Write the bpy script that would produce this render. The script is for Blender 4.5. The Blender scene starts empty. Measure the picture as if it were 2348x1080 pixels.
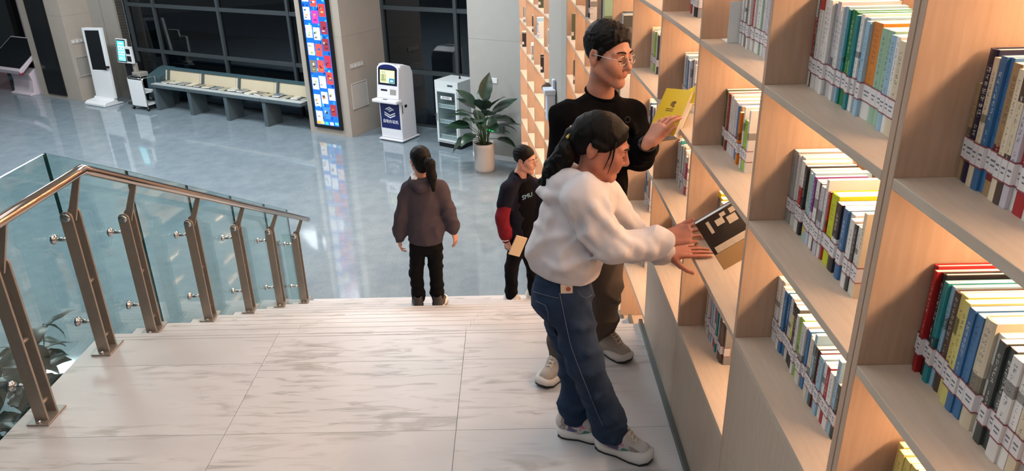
import bpy, bmesh, math, random
import numpy as np
from mathutils import Vector, Matrix

random.seed(7)
SC = bpy.context.scene
COL = SC.collection

# ------------------------------------------------------------------ camera
F_PX, PITCH, YAW, ROLL, CAM_H = 1726.5, .4181, -.0067, -.0231, 2.13
def _axes():
    cp, sp, cy, sy = math.cos(PITCH), math.sin(PITCH), math.cos(YAW), math.sin(YAW)
    f = Vector((sy*cp, cy*cp, -sp)); r = Vector((cy, -sy, 0)); u = r.cross(f)
    cr, sr = math.cos(ROLL), math.sin(ROLL)
    return r*cr+u*sr, u*cr-r*sr, f
CR, CU, CF = _axes()
cam = bpy.data.cameras.new('camera'); cam.sensor_width = 36; cam.lens = 36*F_PX/2348
cam.clip_start = .05; cam.clip_end = 200
camo = bpy.data.objects.new('camera', cam); COL.objects.link(camo)
camo.matrix_world = Matrix(((CR.x, CU.x, -CF.x, 0), (CR.y, CU.y, -CF.y, 0), (CR.z, CU.z, -CF.z, CAM_H), (0, 0, 0, 1)))
SC.camera = camo
def at(px, py, Y):
    """the point of the vertical plane y=Y seen at a pixel of the photograph"""
    d = CF + CR*((px-1174)/F_PX) - CU*((py-540)/F_PX)
    k = Y/d.y
    return Vector((d.x*k, Y, CAM_H+d.z*k))

# ------------------------------------------------------------------ world, lamps, exposure
wd = bpy.data.worlds.new('night'); SC.world = wd; wd.use_nodes = True
wd.node_tree.nodes['Background'].inputs[0].default_value = (.35, .5, .7, 1)
wd.node_tree.nodes['Background'].inputs[1].default_value = .035
SC.view_settings.view_transform = 'Standard'; SC.view_settings.look = 'None'
SC.view_settings.exposure = 0.0; SC.view_settings.gamma = 1; SC.view_settings.use_curve_mapping = False
SC.cycles.max_bounces = 8; SC.cycles.diffuse_bounces = 4; SC.cycles.glossy_bounces = 4
SC.cycles.transparent_max_bounces = 12; SC.cycles.transmission_bounces = 6
SC.cycles.sample_clamp_indirect = 6.0
LOBBY = -2.1
CEIL = 3.3
def lamp(name, loc, sx, sy, power, col, rot=(0, 0, 0)):
    l = bpy.data.lights.new(name, 'AREA'); l.shape = 'RECTANGLE'; l.size = sx; l.size_y = sy
    l.energy = power; l.color = col
    o = bpy.data.objects.new(name, l); COL.objects.link(o); o.location = loc; o.rotation_euler = rot
    return o
COOL = (.93, .97, 1.0)
lamp('ceiling_lamp', (-1.0, 3.2, CEIL-.03), 2.6, 3.0, 43, (.94, .97, 1.0))
lamp('ceiling_lamp', (-.8, .2, CEIL-.03), 1.6, .8, 22, (.94, .97, 1.0))
lamp('ceiling_lamp', (-4.4, 4.2, CEIL-.03), .10, 3.0, 9, COOL)
for x, y, e in ((-2.3, 11.0, 220), (-6.5, 9.0, 210), (-6.3, 13.5, 230), (-10.3, 14.5, 240), (-10.8, 9.0, 180), (-1.2, 8.2, 100)):
    lamp('ceiling_lamp', (x, y, CEIL-.03), 1.6, .5, e, COOL)

# ------------------------------------------------------------------ materials
def srgb(r, g, b):
    f = lambda c: (c/255/12.92) if c/255 <= .04045 else ((c/255+.055)/1.055)**2.4
    return (f(r), f(g), f(b), 1)
MATS = {}
def nodes_of(name):
    m = bpy.data.materials.new(name); m.use_nodes = True
    nt = m.node_tree; b = nt.nodes['Principled BSDF']
    MATS[name] = m
    return m, nt, b
def mat(name, rgb, rough=.5, metal=0, noise=0, scale=8, bump=0, bscale=60, emit=0, spec=.5, stretch=(1, 1, 1)):
    if name in MATS: return MATS[name]
    m, nt, b = nodes_of(name)
    c = srgb(*rgb); b.inputs['Base Color'].default_value = c
    b.inputs['Roughness'].default_value = rough; b.inputs['Metallic'].default_value = metal
    b.inputs['Specular IOR Level'].default_value = spec
    if emit:
        b.inputs['Emission Color'].default_value = c; b.inputs['Emission Strength'].default_value = emit
    if noise or bump:
        tc = nt.nodes.new('ShaderNodeTexCoord'); mp = nt.nodes.new('ShaderNodeMapping')
        mp.inputs['Scale'].default_value = stretch
        nt.links.new(tc.outputs['Object'], mp.inputs['Vector'])
    if noise:
        n = nt.nodes.new('ShaderNodeTexNoise'); n.inputs['Scale'].default_value = scale; n.inputs['Detail'].default_value = 5
        nt.links.new(mp.outputs[0], n.inputs['Vector'])
        mx = nt.nodes.new('ShaderNodeMix'); mx.data_type = 'RGBA'
        mx.inputs[6].default_value = tuple(max(0, v*(1-noise)) for v in c[:3])+(1,)
        mx.inputs[7].default_value = tuple(min(1, v*(1+noise)) for v in c[:3])+(1,)
        nt.links.new(n.outputs['Fac'], mx.inputs[0]); nt.links.new(mx.outputs[2], b.inputs['Base Color'])
    if bump:
        n2 = nt.nodes.new('ShaderNodeTexNoise'); n2.inputs['Scale'].default_value = bscale; n2.inputs['Detail'].default_value = 4
        nt.links.new(mp.outputs[0], n2.inputs['Vector'])
        bp = nt.nodes.new('ShaderNodeBump'); bp.inputs['Strength'].default_value = bump; bp.inputs['Distance'].default_value = .01
        nt.links.new(n2.outputs['Fac'], bp.inputs['Height']); nt.links.new(bp.outputs[0], b.inputs['Normal'])
    return m
def add_noise(nt, coord, scale, detail=4, stretch=(1, 1, 1), rot=(0, 0, 0), dist=0):
    mp = nt.nodes.new('ShaderNodeMapping'); mp.inputs['Scale'].default_value = stretch; mp.inputs['Rotation'].default_value = rot
    nt.links.new(coord, mp.inputs['Vector'])
    n = nt.nodes.new('ShaderNodeTexNoise'); n.inputs['Scale'].default_value = scale; n.inputs['Detail'].default_value = detail
    n.inputs['Distortion'].default_value = dist
    nt.links.new(mp.outputs[0], n.inputs['Vector'])
    return n.outputs['Fac']
def ramp(nt, fac, stops):
    r = nt.nodes.new('ShaderNodeValToRGB'); e = r.color_ramp.elements
    while len(e) < len(stops): e.new(.5)
    for k, (p, c) in enumerate(stops):
        e[k].position = p; e[k].color = c if len(c) == 4 else tuple(c)+(1,)
    nt.links.new(fac, r.inputs[0]); return r.outputs[0]
def mixc(nt, fac, a, b, mode='MIX'):
    x = nt.nodes.new('ShaderNodeMix'); x.data_type = 'RGBA'; x.blend_type = mode
    for s, v in ((0, fac), (6, a), (7, b)):
        if hasattr(v, 'is_output'): nt.links.new(v, x.inputs[s])
        else: x.inputs[s].default_value = v
    return x.outputs[2]
def mth(nt, op, a, b=0.0, c=None):
    x = nt.nodes.new('ShaderNodeMath'); x.operation = op
    for s, v in ((0, a), (1, b)) + (((2, c),) if c is not None else ()):
        if hasattr(v, 'is_output'): nt.links.new(v, x.inputs[s])
        else: x.inputs[s].default_value = v
    return x.outputs[0]

def make_marble():
    m, nt, b = nodes_of('white_marble')
    tc = nt.nodes.new('ShaderNodeTexCoord'); oi = nt.nodes.new('ShaderNodeObjectInfo')
    va = nt.nodes.new('ShaderNodeVectorMath'); va.operation = 'MULTIPLY_ADD'
    nt.links.new(oi.outputs['Random'], va.inputs[0]); va.inputs[1].default_value = (7, 5, 3)
    nt.links.new(tc.outputs['Object'], va.inputs[2])
    co = va.outputs[0]
    v1 = add_noise(nt, co, 3.2, 8, (.55, 2.4, 1), (0, 0, -.45), 1.1)
    v2 = add_noise(nt, co, 1.1, 5, (.7, 1.8, 1), (0, 0, -.35), .5)
    v3 = add_noise(nt, co, 11, 6, (.35, 2.6, 1), (0, 0, -.5), .8)
    base = ramp(nt, v2, [(.3, srgb(182, 181, 182)), (.55, srgb(198, 197, 198)), (.75, srgb(184, 184, 186))])
    vein = ramp(nt, v1, [(.40, (0, 0, 0)), (.60, (0, 0, 0)), (.70, (.75, .75, .75)), (.78, (.15, .15, .15))])
    vein2 = ramp(nt, v3, [(.52, (0, 0, 0)), (.64, (.7, .7, .7)), (.72, (0, 0, 0))])
    gate = ramp(nt, v2, [(.45, (0, 0, 0)), (.62, (1, 1, 1))])
    c = mixc(nt, vein, base, srgb(158, 155, 151))
    g2 = mixc(nt, 1.0, vein2, gate, 'MULTIPLY')
    c = mixc(nt, g2, c, srgb(138, 135, 130))
    nt.links.new(c, b.inputs['Base Color'])
    b.inputs['Roughness'].default_value = .34; b.inputs['Specular IOR Level'].default_value = .28
make_marble()
def make_lobby_floor():
    m, nt, b = nodes_of('polished_tile')
    tc = nt.nodes.new('ShaderNodeTexCoord'); co = tc.outputs['Object']
    n1 = add_noise(nt, co, 5, 6); n2 = add_noise(nt, co, 40, 5)
    c = ramp(nt, n1, [(.3, srgb(118, 133, 143)), (.7, srgb(132, 146, 154))])
    c2 = ramp(nt, n2, [(.35, (.93, .93, .93)), (.65, (1.05, 1.05, 1.05))])
    c = mixc(nt, 1.0, c, c2, 'MULTIPLY'); nt.links.new(c, b.inputs['Base Color'])
    b.inputs['Roughness'].default_value = .06; b.inputs['Specular IOR Level'].default_value = .7
    w = add_noise(nt, co, 2.2, 2); bp = nt.nodes.new('ShaderNodeBump'); bp.inputs['Strength'].default_value = .25; bp.inputs['Distance'].default_value = .004
    nt.links.new(w, bp.inputs['Height']); nt.links.new(bp.outputs[0], b.inputs['Normal'])
make_lobby_floor()
def make_glass(name, tint, rough=.0, gloss=1.0, base=.035):
    m = bpy.data.materials.new(name); m.use_nodes = True; MATS[name] = m
    nt = m.node_tree; nt.nodes.clear()
    out = nt.nodes.new('ShaderNodeOutputMaterial'); mx = nt.nodes.new('ShaderNodeMixShader')
    t = nt.nodes.new('ShaderNodeBsdfTransparent'); t.inputs[0].default_value = tint
    g = nt.nodes.new('ShaderNodeBsdfGlossy'); g.inputs['Roughness'].default_value = rough; g.inputs['Color'].default_value = (gloss, gloss, gloss, 1)
    lw = nt.nodes.new('ShaderNodeLayerWeight'); lw.inputs[0].default_value = .5
    p5 = nt.nodes.new('ShaderNodeMath'); p5.operation = 'POWER'; nt.links.new(lw.outputs['Facing'], p5.inputs[0]); p5.inputs[1].default_value = 4.0
    fr = nt.nodes.new('ShaderNodeMath'); fr.operation = 'MULTIPLY_ADD'; nt.links.new(p5.outputs[0], fr.inputs[0]); fr.inputs[1].default_value = .85; fr.inputs[2].default_value = base
    nt.links.new(fr.outputs[0], mx.inputs[0]); nt.links.new(t.outputs[0], mx.inputs[1]); nt.links.new(g.outputs[0], mx.inputs[2])
    nt.links.new(mx.outputs[0], out.inputs[0])
make_glass('railing_glass', (.80, .90, .885, 1))
make_glass('clear_glass', (.9, .95, .95, 1))
make_glass('night_glass', (.34, .42, .47, 1), .02, 1.0, .075)
make_glass('lens_glass', (.97, .97, .97, 1))
def make_wood(name, a, bcol, grain=(1, 1, 14), rough=.42):
    m, nt, b = nodes_of(name)
    tc = nt.nodes.new('ShaderNodeTexCoord')
    n = add_noise(nt, tc.outputs['Object'], 9, 6, grain, (0, 0, 0), .3)
    c = ramp(nt, n, [(.3, srgb(*a)), (.7, srgb(*bcol))]); nt.links.new(c, b.inputs['Base Color'])
    b.inputs['Roughness'].default_value = rough; b.inputs['Specular IOR Level'].default_value = .35
make_wood('shelf_wood', (184, 168, 150), (193, 178, 161), (9, .8, 9))
make_wood('panel_wood', (178, 151, 128), (188, 161, 139), (9, 9, .8))
make_wood('door_wood', (174, 158, 140), (185, 170, 152), (9, 9, .8))
mat('steel', (150, 142, 134), .38, .55, .12, 30, 0)
mat('rail_steel', (188, 172, 160), .13, 1)
mat('chrome', (210, 210, 210), .12, 1)
mat('black_metal', (22, 24, 27), .4, .3)
mat('grey_metal', (72, 80, 84), .45, .4)
mat('white_paint', (226, 230, 232), .35)
mat('grey_stone', (166, 166, 162), .4, 0, .06, 6)
mat('beige_stone', (170, 161, 150), .4, 0, .07, 5)
mat('warm_grey_panel', (150, 146, 138), .5, 0, .04, 5)
mat('black_plastic', (16, 17, 19), .35)
mat('screen_black', (26, 31, 34), .12)
mat('trim_metal', (96, 104, 102), .4, .6)
mat('led', (255, 210, 168), .5, 0, 0, emit=150)

# ------------------------------------------------------------------ mesh helpers
class MB:
    """collects boxes, tubes and prisms; build() links them as ONE mesh object"""
    def __init__(s): s.v = []; s.f = []; s.mi = []
    def raw(s, v, f, mi=0):
        n = len(s.v); s.v += [tuple(p) for p in v]; s.f += [[i+n for i in q] for q in f]; s.mi += [mi]*len(f); return s
    def box(s, x0, x1, y0, y1, z0, z1, mi=0, M=None):
        v = [(x, y, z) for z in (z0, z1) for y in (y0, y1) for x in (x0, x1)]
        if M is not None: v = [tuple(M @ Vector(p)) for p in v]
        return s.raw(v, [[0, 2, 3, 1], [4, 5, 7, 6], [0, 1, 5, 4], [2, 6, 7, 3], [0, 4, 6, 2], [1, 3, 7, 5]], mi)
    def prism(s, poly, z0, z1, mi=0, M=None):
        """polygon (counter-clockwise, in plan) extruded along z"""
        n = len(poly); v = [(p[0], p[1], z0) for p in poly]+[(p[0], p[1], z1) for p in poly]
        if M is not None: v = [tuple(M @ Vector(p)) for p in v]
        f = [list(range(n))[::-1], list(range(n, 2*n))]+[[i, (i+1) % n, n+(i+1) % n, n+i] for i in range(n)]
        return s.raw(v, f, mi)
    def tube(s, pts, r, n=10, mi=0, caps=True):
        pts = [Vector(p) for p in pts]; rs = r if isinstance(r, (list, tuple)) else [r]*len(pts)
        rings = []; ref = None
        for i, p in enumerate(pts):
            if i == 0: t = pts[1]-p
            elif i == len(pts)-1: t = p-pts[i-1]
            else: t = (pts[i+1]-p).normalized()+(p-pts[i-1]).normalized()
            t.normalize()
            if ref is None: ref = t.orthogonal().normalized()
            ref = (ref-t*ref.dot(t))
            ref = ref.normalized() if ref.length > 1e-6 else t.orthogonal().normalized()
            b = t.cross(ref)
            sc = 1.0
            if 0 < i < len(pts)-1:
                c = max(.35, t.dot((pts[i+1]-p).normalized())); sc = 1/c
            rings.append([p+(ref*math.cos(a)+b*math.sin(a))*rs[i]*(sc if sc < 1.3 else 1.3) for a in [2*math.pi*k/n for k in range(n)]])
        v = [q for R in rings for q in R]; f = []
        for i in range(len(pts)-1):
            for k in range(n): f.append([i*n+k, i*n+(k+1) % n, (i+1)*n+(k+1) % n, (i+1)*n+k])
        if caps: f += [list(range(n))[::-1], list(range(len(v)-n, len(v)))]
        return s.raw(v, f, mi)
    def lathe(s, prof, n=28, mi=0, c=(0, 0, 0), M=None):
        v = []; f = []
        for r, z in prof:
            for k in range(n):
                a = 2*math.pi*k/n; v.append((c[0]+r*math.cos(a), c[1]+r*math.sin(a), c[2]+z))
        if M is not None: v = [tuple(M @ Vector(p)) for p in v]
        for i in range(len(prof)-1):
            for k in range(n): f.append([i*n+k, i*n+(k+1) % n, (i+1)*n+(k+1) % n, (i+1)*n+k])
        f += [list(range(n))[::-1], list(range(len(v)-n, len(v)))]
        return s.raw(v, f, mi)
    def build(s, name, mats, parent=None, smooth=False, bevel=0):
        me = bpy.data.meshes.new(name); me.from_pydata(s.v, [], s.f)
        for m in (mats if isinstance(mats, (list, tuple)) else [mats]):
            me.materials.append(MATS[m] if isinstance(m, str) else m)
        if any(s.mi): me.polygons.foreach_set('material_index', s.mi)
        if smooth: me.polygons.foreach_set('use_smooth', [True]*len(me.polygons))
        if bevel:
            bm = bmesh.new(); bm.from_mesh(me); bmesh.ops.remove_doubles(bm, verts=bm.verts, dist=1e-5); bmesh.ops.recalc_face_normals(bm, faces=bm.faces)
            es = [e for e in bm.edges if len(e.link_faces) == 2 and e.calc_face_angle(0) > .5]
            bmesh.ops.bevel(bm, geom=es, offset=bevel, segments=2, affect='EDGES', profile=.5, clamp_overlap=True)
            bm.to_mesh(me); bm.free()
        else:
            bm = bmesh.new(); bm.from_mesh(me); bmesh.ops.recalc_face_normals(bm, faces=bm.faces); bm.to_mesh(me); bm.free()
        me.update()
        return link(name, me, parent)
def link(name, me, parent=None):
    o = bpy.data.objects.new(name, me); COL.objects.link(o)
    if parent is not None: o.parent = parent
    return o
def tag(o, label=None, cat=None, group=None, kind=None):
    if label: o['label'] = label
    if cat: o['category'] = cat
    if group: o['group'] = group
    if kind: o['kind'] = kind
    return o
def thing(name, label, cat, loc=(0, 0, 0), rz=0, group=None):
    o = bpy.data.objects.new(name, None); o.empty_display_size = .1; COL.objects.link(o)
    o.location = loc; o.rotation_euler = (0, 0, rz)
    return tag(o, label, cat, group)
def copy_tree(o, parent=None, name=None):
    c = o.copy(); COL.objects.link(c)
    if parent is not None: c.parent = parent
    for ch in list(o.children): copy_tree(ch, c)
    return c
def text(name, s, size, m, parent, M, depth=.001, align='CENTER'):
    cu = bpy.data.curves.new(name, 'FONT'); cu.body = s; cu.size = size; cu.extrude = depth; cu.align_x = align; cu.align_y = 'CENTER'
    cu.resolution_u = 3
    t = bpy.data.objects.new(name, cu); COL.objects.link(t)
    dg = bpy.context.evaluated_depsgraph_get(); me = bpy.data.meshes.new_from_object(t.evaluated_get(dg))
    bpy.data.objects.remove(t); bpy.data.curves.remove(cu)
    me.transform(M); me.materials.clear(); me.materials.append(MATS[m])
    return link(name, me, parent)
RX90 = Matrix.Rotation(math.pi/2, 4, 'X')
# ------------------------------------------------------------------ the room shell
FANG = math.radians(-28.5)
FO = Vector((-4.17, 14.99, LOBBY))
E1 = Vector((math.cos(FANG), math.sin(FANG), 0)); E2 = Vector((-math.sin(FANG), math.cos(FANG), 0))
def fw(s, t, z=0): return FO+E1*s+E2*t+Vector((0, 0, z))
HT = CEIL-LOBBY
def structure(name, mb, m, parent=None, **k):
    o = mb.build(name, m, parent, **k)
    if parent is None: o['kind'] = 'structure'
    return o
structure('floor', MB().box(-26, 2.5, -6, 27, LOBBY-.1, LOBBY), 'polished_tile')
mat('ceiling_paint', (205, 205, 203), .8)
structure('ceiling', MB().box(-26, 2.5, -6, 27, CEIL, CEIL+.1), 'ceiling_paint')
mat('wall_paint', (198, 196, 190), .8)
structure('wall_left', MB().box(-26.1, -26, -6, 27, LOBBY, CEIL), 'wall_paint')
structure('wall_rear', MB().box(-26, 2.5, -6.1, -6, LOBBY, CEIL), 'wall_paint')
structure('wall_right', MB().box(1.4, 1.5, -6, 13, LOBBY, CEIL), 'wall_paint')

def facade_thing(name, mats_boxes, label=None):
    pass
FROT = Matrix.Rotation(FANG, 4, 'Z')
def fempty(name, s, t, z=0, rz=0, **k):
    o = bpy.data.objects.new(name, None); COL.objects.link(o); o.location = fw(s, t, z); o.rotation_euler = (0, 0, FANG+rz)
    return tag(o, **k)
mat('joint_grey', (140, 136, 130), .8)
# columns clad in stone panels: the cladding joints are real gaps over a darker core
def column(name, s0, s1, t0, t1, m, joints, panel_name='stone_panel'):
    c = fempty(name, s0, t0, kind='structure')
    w, d = s1-s0, t1-t0
    MB().box(.004, w-.004, .004, d-.004, 0, HT-.01).build('core', 'joint_grey', c)
    zs = [0]+joints+[HT-.01]
    for a, b in zip(zs, zs[1:]):
        for x0, x1, y0, y1 in ((0, w, 0, .03), (0, w, d-.03, d), (0, .03, .03, d-.03), (w-.03, w, .03, d-.03)):
            MB().box(x0, x1, y0, y1, a+.0014, b-.0014).build(panel_name, m, c)
    return c
colm = column('wall_middle', 0, 1.08, 0, 1.4, 'beige_stone', [1.95, 3.9])
colr = column('wall_corner', 3.88, 4.93, 0, .9, 'grey_stone', [2.1, 4.0])
coll = column('wall_pillar', -8.62, -7.0, -.3, .44, 'beige_stone', [2.0, 4.0])
# stepped pilaster between the pillar and the dark glazing
p = fempty('wall_pilaster', -7.0, .4, kind='structure')
for x0, x1 in ((.0, .46), (.48, .97)): MB().box(x0, x1, 0, .25, 0, HT-.01).build('panel', 'warm_grey_panel', p)
MB().box(0, .97, .05, .24, 0, HT-.02).build('core', 'black_metal', p)
# pink-walled recess at the far left
mat('pink_wall', (196, 146, 146), .7); mat('lilac_panel', (178, 168, 176), .5)
pk = fempty('wall_recess', -14.0, .9, kind='structure')
MB().box(0, 5.4, 0, .1, 0, HT-.01).build('panel', 'pink_wall', pk)
MB().box(3.95, 5.4, -.03, -.001, 0, 1.35).build('dado', 'lilac_panel', pk)
MB().box(3.4, 3.6, -.12, -.0, 0, HT-.01).build('post', 'lilac_panel', pk)
MB().box(3.0, 3.22, -.16, -.0, 0, HT-.01).build('post', 'black_metal', pk)
MB().box(2.0, 2.9, -.12, -.0, 0, HT-.01).build('post', 'grey_metal', pk)

# glazing: dark at night
def window(name, s0, s1, t, vs, hs, fw_=.07):
    w = fempty(name, s0, t, kind='structure'); L = s1-s0
    xs = [0]+[v-s0 for v in vs]+[L]; zs = [0]+hs+[HT-.01]
    for k, x in enumerate(xs):
        MB().box(x-fw_/2, x+fw_/2, -.06, .06, 0, HT-.01).build('mullion', 'grey_metal', w)
    for z in zs:
        for a, b in zip(xs, xs[1:]):
            MB().box(a+fw_/2, b-fw_/2, -.05, .05, max(0, z-.04), z+.04 if z < HT-.1 else z).build('transom', 'grey_metal', w)
    for za, zb in zip(zs, zs[1:]):
        for a, b in zip(xs, xs[1:]):
            MB().box(a+fw_/2, b-fw_/2, -.006, .006, za+.04, zb-.04).build('pane', 'night_glass', w)
    return w
mat('grey_metal', (60, 70, 75), .4, .5)
window('window_1', -6.0, 0, .75, [-5.05, -2.95, -.9], [1.15, 2.2, 3.4])
window('window_2', 1.1, 3.88, 1.3, [2.83], [1.12, 2.35, 3.6])
# what lies beyond the glass at night: a dark paved yard and a low wall
mat('night_paving', (26, 28, 31), .9)
structure('floor_outside', MB().prism([tuple(fw(-16, 2.0))[:2], tuple(fw(5.5, 2.0))[:2], tuple(fw(5.5, 9))[:2], tuple(fw(-16, 9))[:2]], LOBBY-.12, LOBBY-.1+.0), 'night_paving')

# ------------------------------------------------------------------ staircase with its landing
STEP0, RUN, RISE = 3.571, .355, .175
XL, XR = -2.3, .655
st = thing('staircase', 'white veined marble landing and steps going down beside the bookcase', 'staircase', (0, 0, 0))
mat('stone_core', (120, 118, 115), .8); mat('groove', (160, 157, 153), .7)
xs = [XL, -1.31, -.285, XR+.017]; ys = [-1.7, -.75, -.1, .43, 1.0, 1.55, 2.12, 2.69, 3.25, STEP0]
for a, b in zip(xs, xs[1:]):
    for c, d in zip(ys, ys[1:]):
        MB().box(a+.001, b-.001, c+.001, d-.001 if d < STEP0 else d, -.03, 0).build('marble_slab', 'white_marble', st)
MB().box(XL+.01, XR, -1.7, STEP0-.03, LOBBY+.02, -.031).build('landing_core', 'stone_core', st)
for k in range(1, 12):
    y0, y1, z = STEP0+RUN*(k-1), STEP0+RUN*k, -RISE*k
    for a, b in zip(xs, xs[1:]):
        MB().box(a+.0008, b-.0008, y0-.028, y1, z-.03, z).build('tread', 'white_marble', st)
    MB().box(XL+.004, XR, y0-.045, y0-.029, z+.001, z+RISE-.031).build('riser', 'white_marble', st)
    MB().box(XL+.01, XR-.01, y0-.04, y1-.046, LOBBY+.002, z-.031).build('step_core', 'stone_core', st)
MB().box(XL+.004, XR, STEP0+RUN*11-.045, STEP0+RUN*11-.029, LOBBY+.001, -RISE*11-.031).build('riser', 'white_marble', st)
g = MB()
for k in range(0, 12):
    y1, z = STEP0+RUN*k, -RISE*k
    for q in (.035, .062): g.box(XL+.05, XR-.02, y1-q-.004, y1-q, z-.001, z+.0004)
g.build('anti_slip_line', 'groove', st)
# metal skirting between the marble and the bookcase
tr = MB().box(XR+.002, .676, -1.7, STEP0, .0005, .03)
for k in range(1, 12): tr.box(XR+.002, .676, STEP0+RUN*(k-1), STEP0+RUN*k, -RISE*k+.0005, -RISE*k+.03)
structure('baseboard_right', tr, 'trim_metal')

# ------------------------------------------------------------------ glass railing
rl = thing('stair_railing', 'glass railing with steel posts and round handrail beside the steps', 'railing', (0, 0, 0))
PX, GX, HX = -2.185, -2.312, -2.10
def rail_z(y): return .985 if y < 3.47 else .985-.4935*(y-3.47)
yend = 7.0
hr = MB().tube([(HX, 1.0, .985), (HX, 3.40, .985), (HX, 3.47, .985), (HX, 3.54, rail_z(3.54)), (HX, yend-.15, rail_z(yend-.15)), (HX, yend, rail_z(yend))], .0255, 16)
hr.build('handrail', 'rail_steel', rl, smooth=True)
def post(y, z0, h):
    po = MB()
    def plate(y0, y1):
        w = .03; n = 8
        prof = [(PX-w, z0), (PX+w, z0)]+[(PX+w*math.cos(math.pi*k/n), z0+h-w+w*math.sin(math.pi*k/n)) for k in range(n+1)]
        v = [(x, y0, z) for x, z in prof]+[(x, y1, z) for x, z in prof]; m = len(prof)
        po.raw(v, [list(range(m)), list(range(m, 2*m))[::-1]]+[[i, m+i, m+(i+1) % m, (i+1) % m] for i in range(m)])
    plate(y-.042, y-.030); plate(y+.030, y+.042)
    for zz in (.08, h*.5, h-.03):
        po.tube([(PX, y-.031, z0+zz), (PX, y+.031, z0+zz)], .011, 10)
    o = po.build('post', 'steel', rl, bevel=.0015)
    MB().box(PX-.05, PX+.05, y-.075, y+.075, z0+.0005, z0+.010).build('base_plate', 'steel', o, bevel=.002)
    bt = MB()
    for yy in (-.058, .058): bt.lathe([(.009, 0), (.009, .008), (.005, .011)], 6, c=(PX, y+yy, z0+.010))
    bt.build('bolt', 'chrome', o)
    MB().lathe([(.021, 0), (.023, .004), (.019, .008), (.008, .010)], 16, M=Matrix.Translation((PX, y-.042, z0+h-.03)) @ RX90).build('cap', 'chrome', o, smooth=True)
    rz = rail_z(y)
    br = MB(); v = [(PX-.022, z0+h-.06), (PX+.022, z0+h-.06), (HX+.012, rz-.02), (HX-.016, rz-.012)]
    vv = [(a, y-.006, b) for a, b in v]+[(a, y+.006, b) for a, b in v]
    br.raw(vv, [[0, 1, 2, 3], [7, 6, 5, 4]]+[[i, 4+i, 4+(i+1) % 4, (i+1) % 4] for i in range(4)])
    br.build('rail_bracket', 'steel', o)
    for zz in (.17, .64):
        c = MB().tube([(PX-.03, y, z0+zz), (GX+.008, y, z0+zz)], .011, 12)
        c.tube([(GX+.026, y, z0+zz), (GX+.016, y, z0+zz), (GX+.0062, y, z0+zz)], [.018, .026, .026], 14)
        c.build('glass_clamp', 'chrome', o, smooth=True)
for y, k in ((2.25, 0), (2.845, 0), (3.42, 0), (3.91, 1), (4.66, 3), (5.39, 5), (6.11, 7), (6.80, 9)):
    post(y, -RISE*k, .80 if k == 0 else .765)
def pane(ya, yb):
    m = MB(); t = .006
    def prof(y):
        top = 1.045 if y < 3.58 else 1.045-.4935*(y-3.58)
        bot = -.02 if y < STEP0 else -.12-.4935*(y-STEP0)
        return bot, top
    b0, t0 = prof(ya); b1, t1 = prof(yb)
    v = [(GX-t, ya, b0), (GX-t, yb, b1), (GX-t, yb, t1), (GX-t, ya, t0), (GX+t, ya, b0), (GX+t, yb, b1), (GX+t, yb, t1), (GX+t, ya, t0)]
    m.raw(v, [[0, 3, 2, 1], [4, 5, 6, 7]]); m.raw(v, [[0, 1, 5, 4], [1, 2, 6, 5], [2, 3, 7, 6], [3, 0, 4, 7]], 1)
    m.build('glass_panel', ['railing_glass', 'glass_edge'], rl)
mat('glass_edge', (38, 82, 80), .15)
gy = [1.2, 2.45, 3.55, 4.25, 4.98, 5.70, 6.42, 7.05]
for a, b in zip(gy, gy[1:]): pane(a+.006, b-.006)
# short return of the railing at the foot of the flight
rt = thing('end_railing', 'narrow glass return with a slim steel post past the last stair post', 'railing', (0, 0, 0))
MB().box(-2.46, -2.42, 6.98, 7.02, -1.92, -.98).build('post', 'steel', rt, bevel=.002)
MB().box(-2.41, -2.31, 7.07, 7.082, -1.9, -.95).build('glass_panel', 'railing_glass', rt)
MB().box(-2.5, -2.3, 6.95, 7.1, LOBBY, -1.92).build('footing', 'white_marble', rt)
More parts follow.
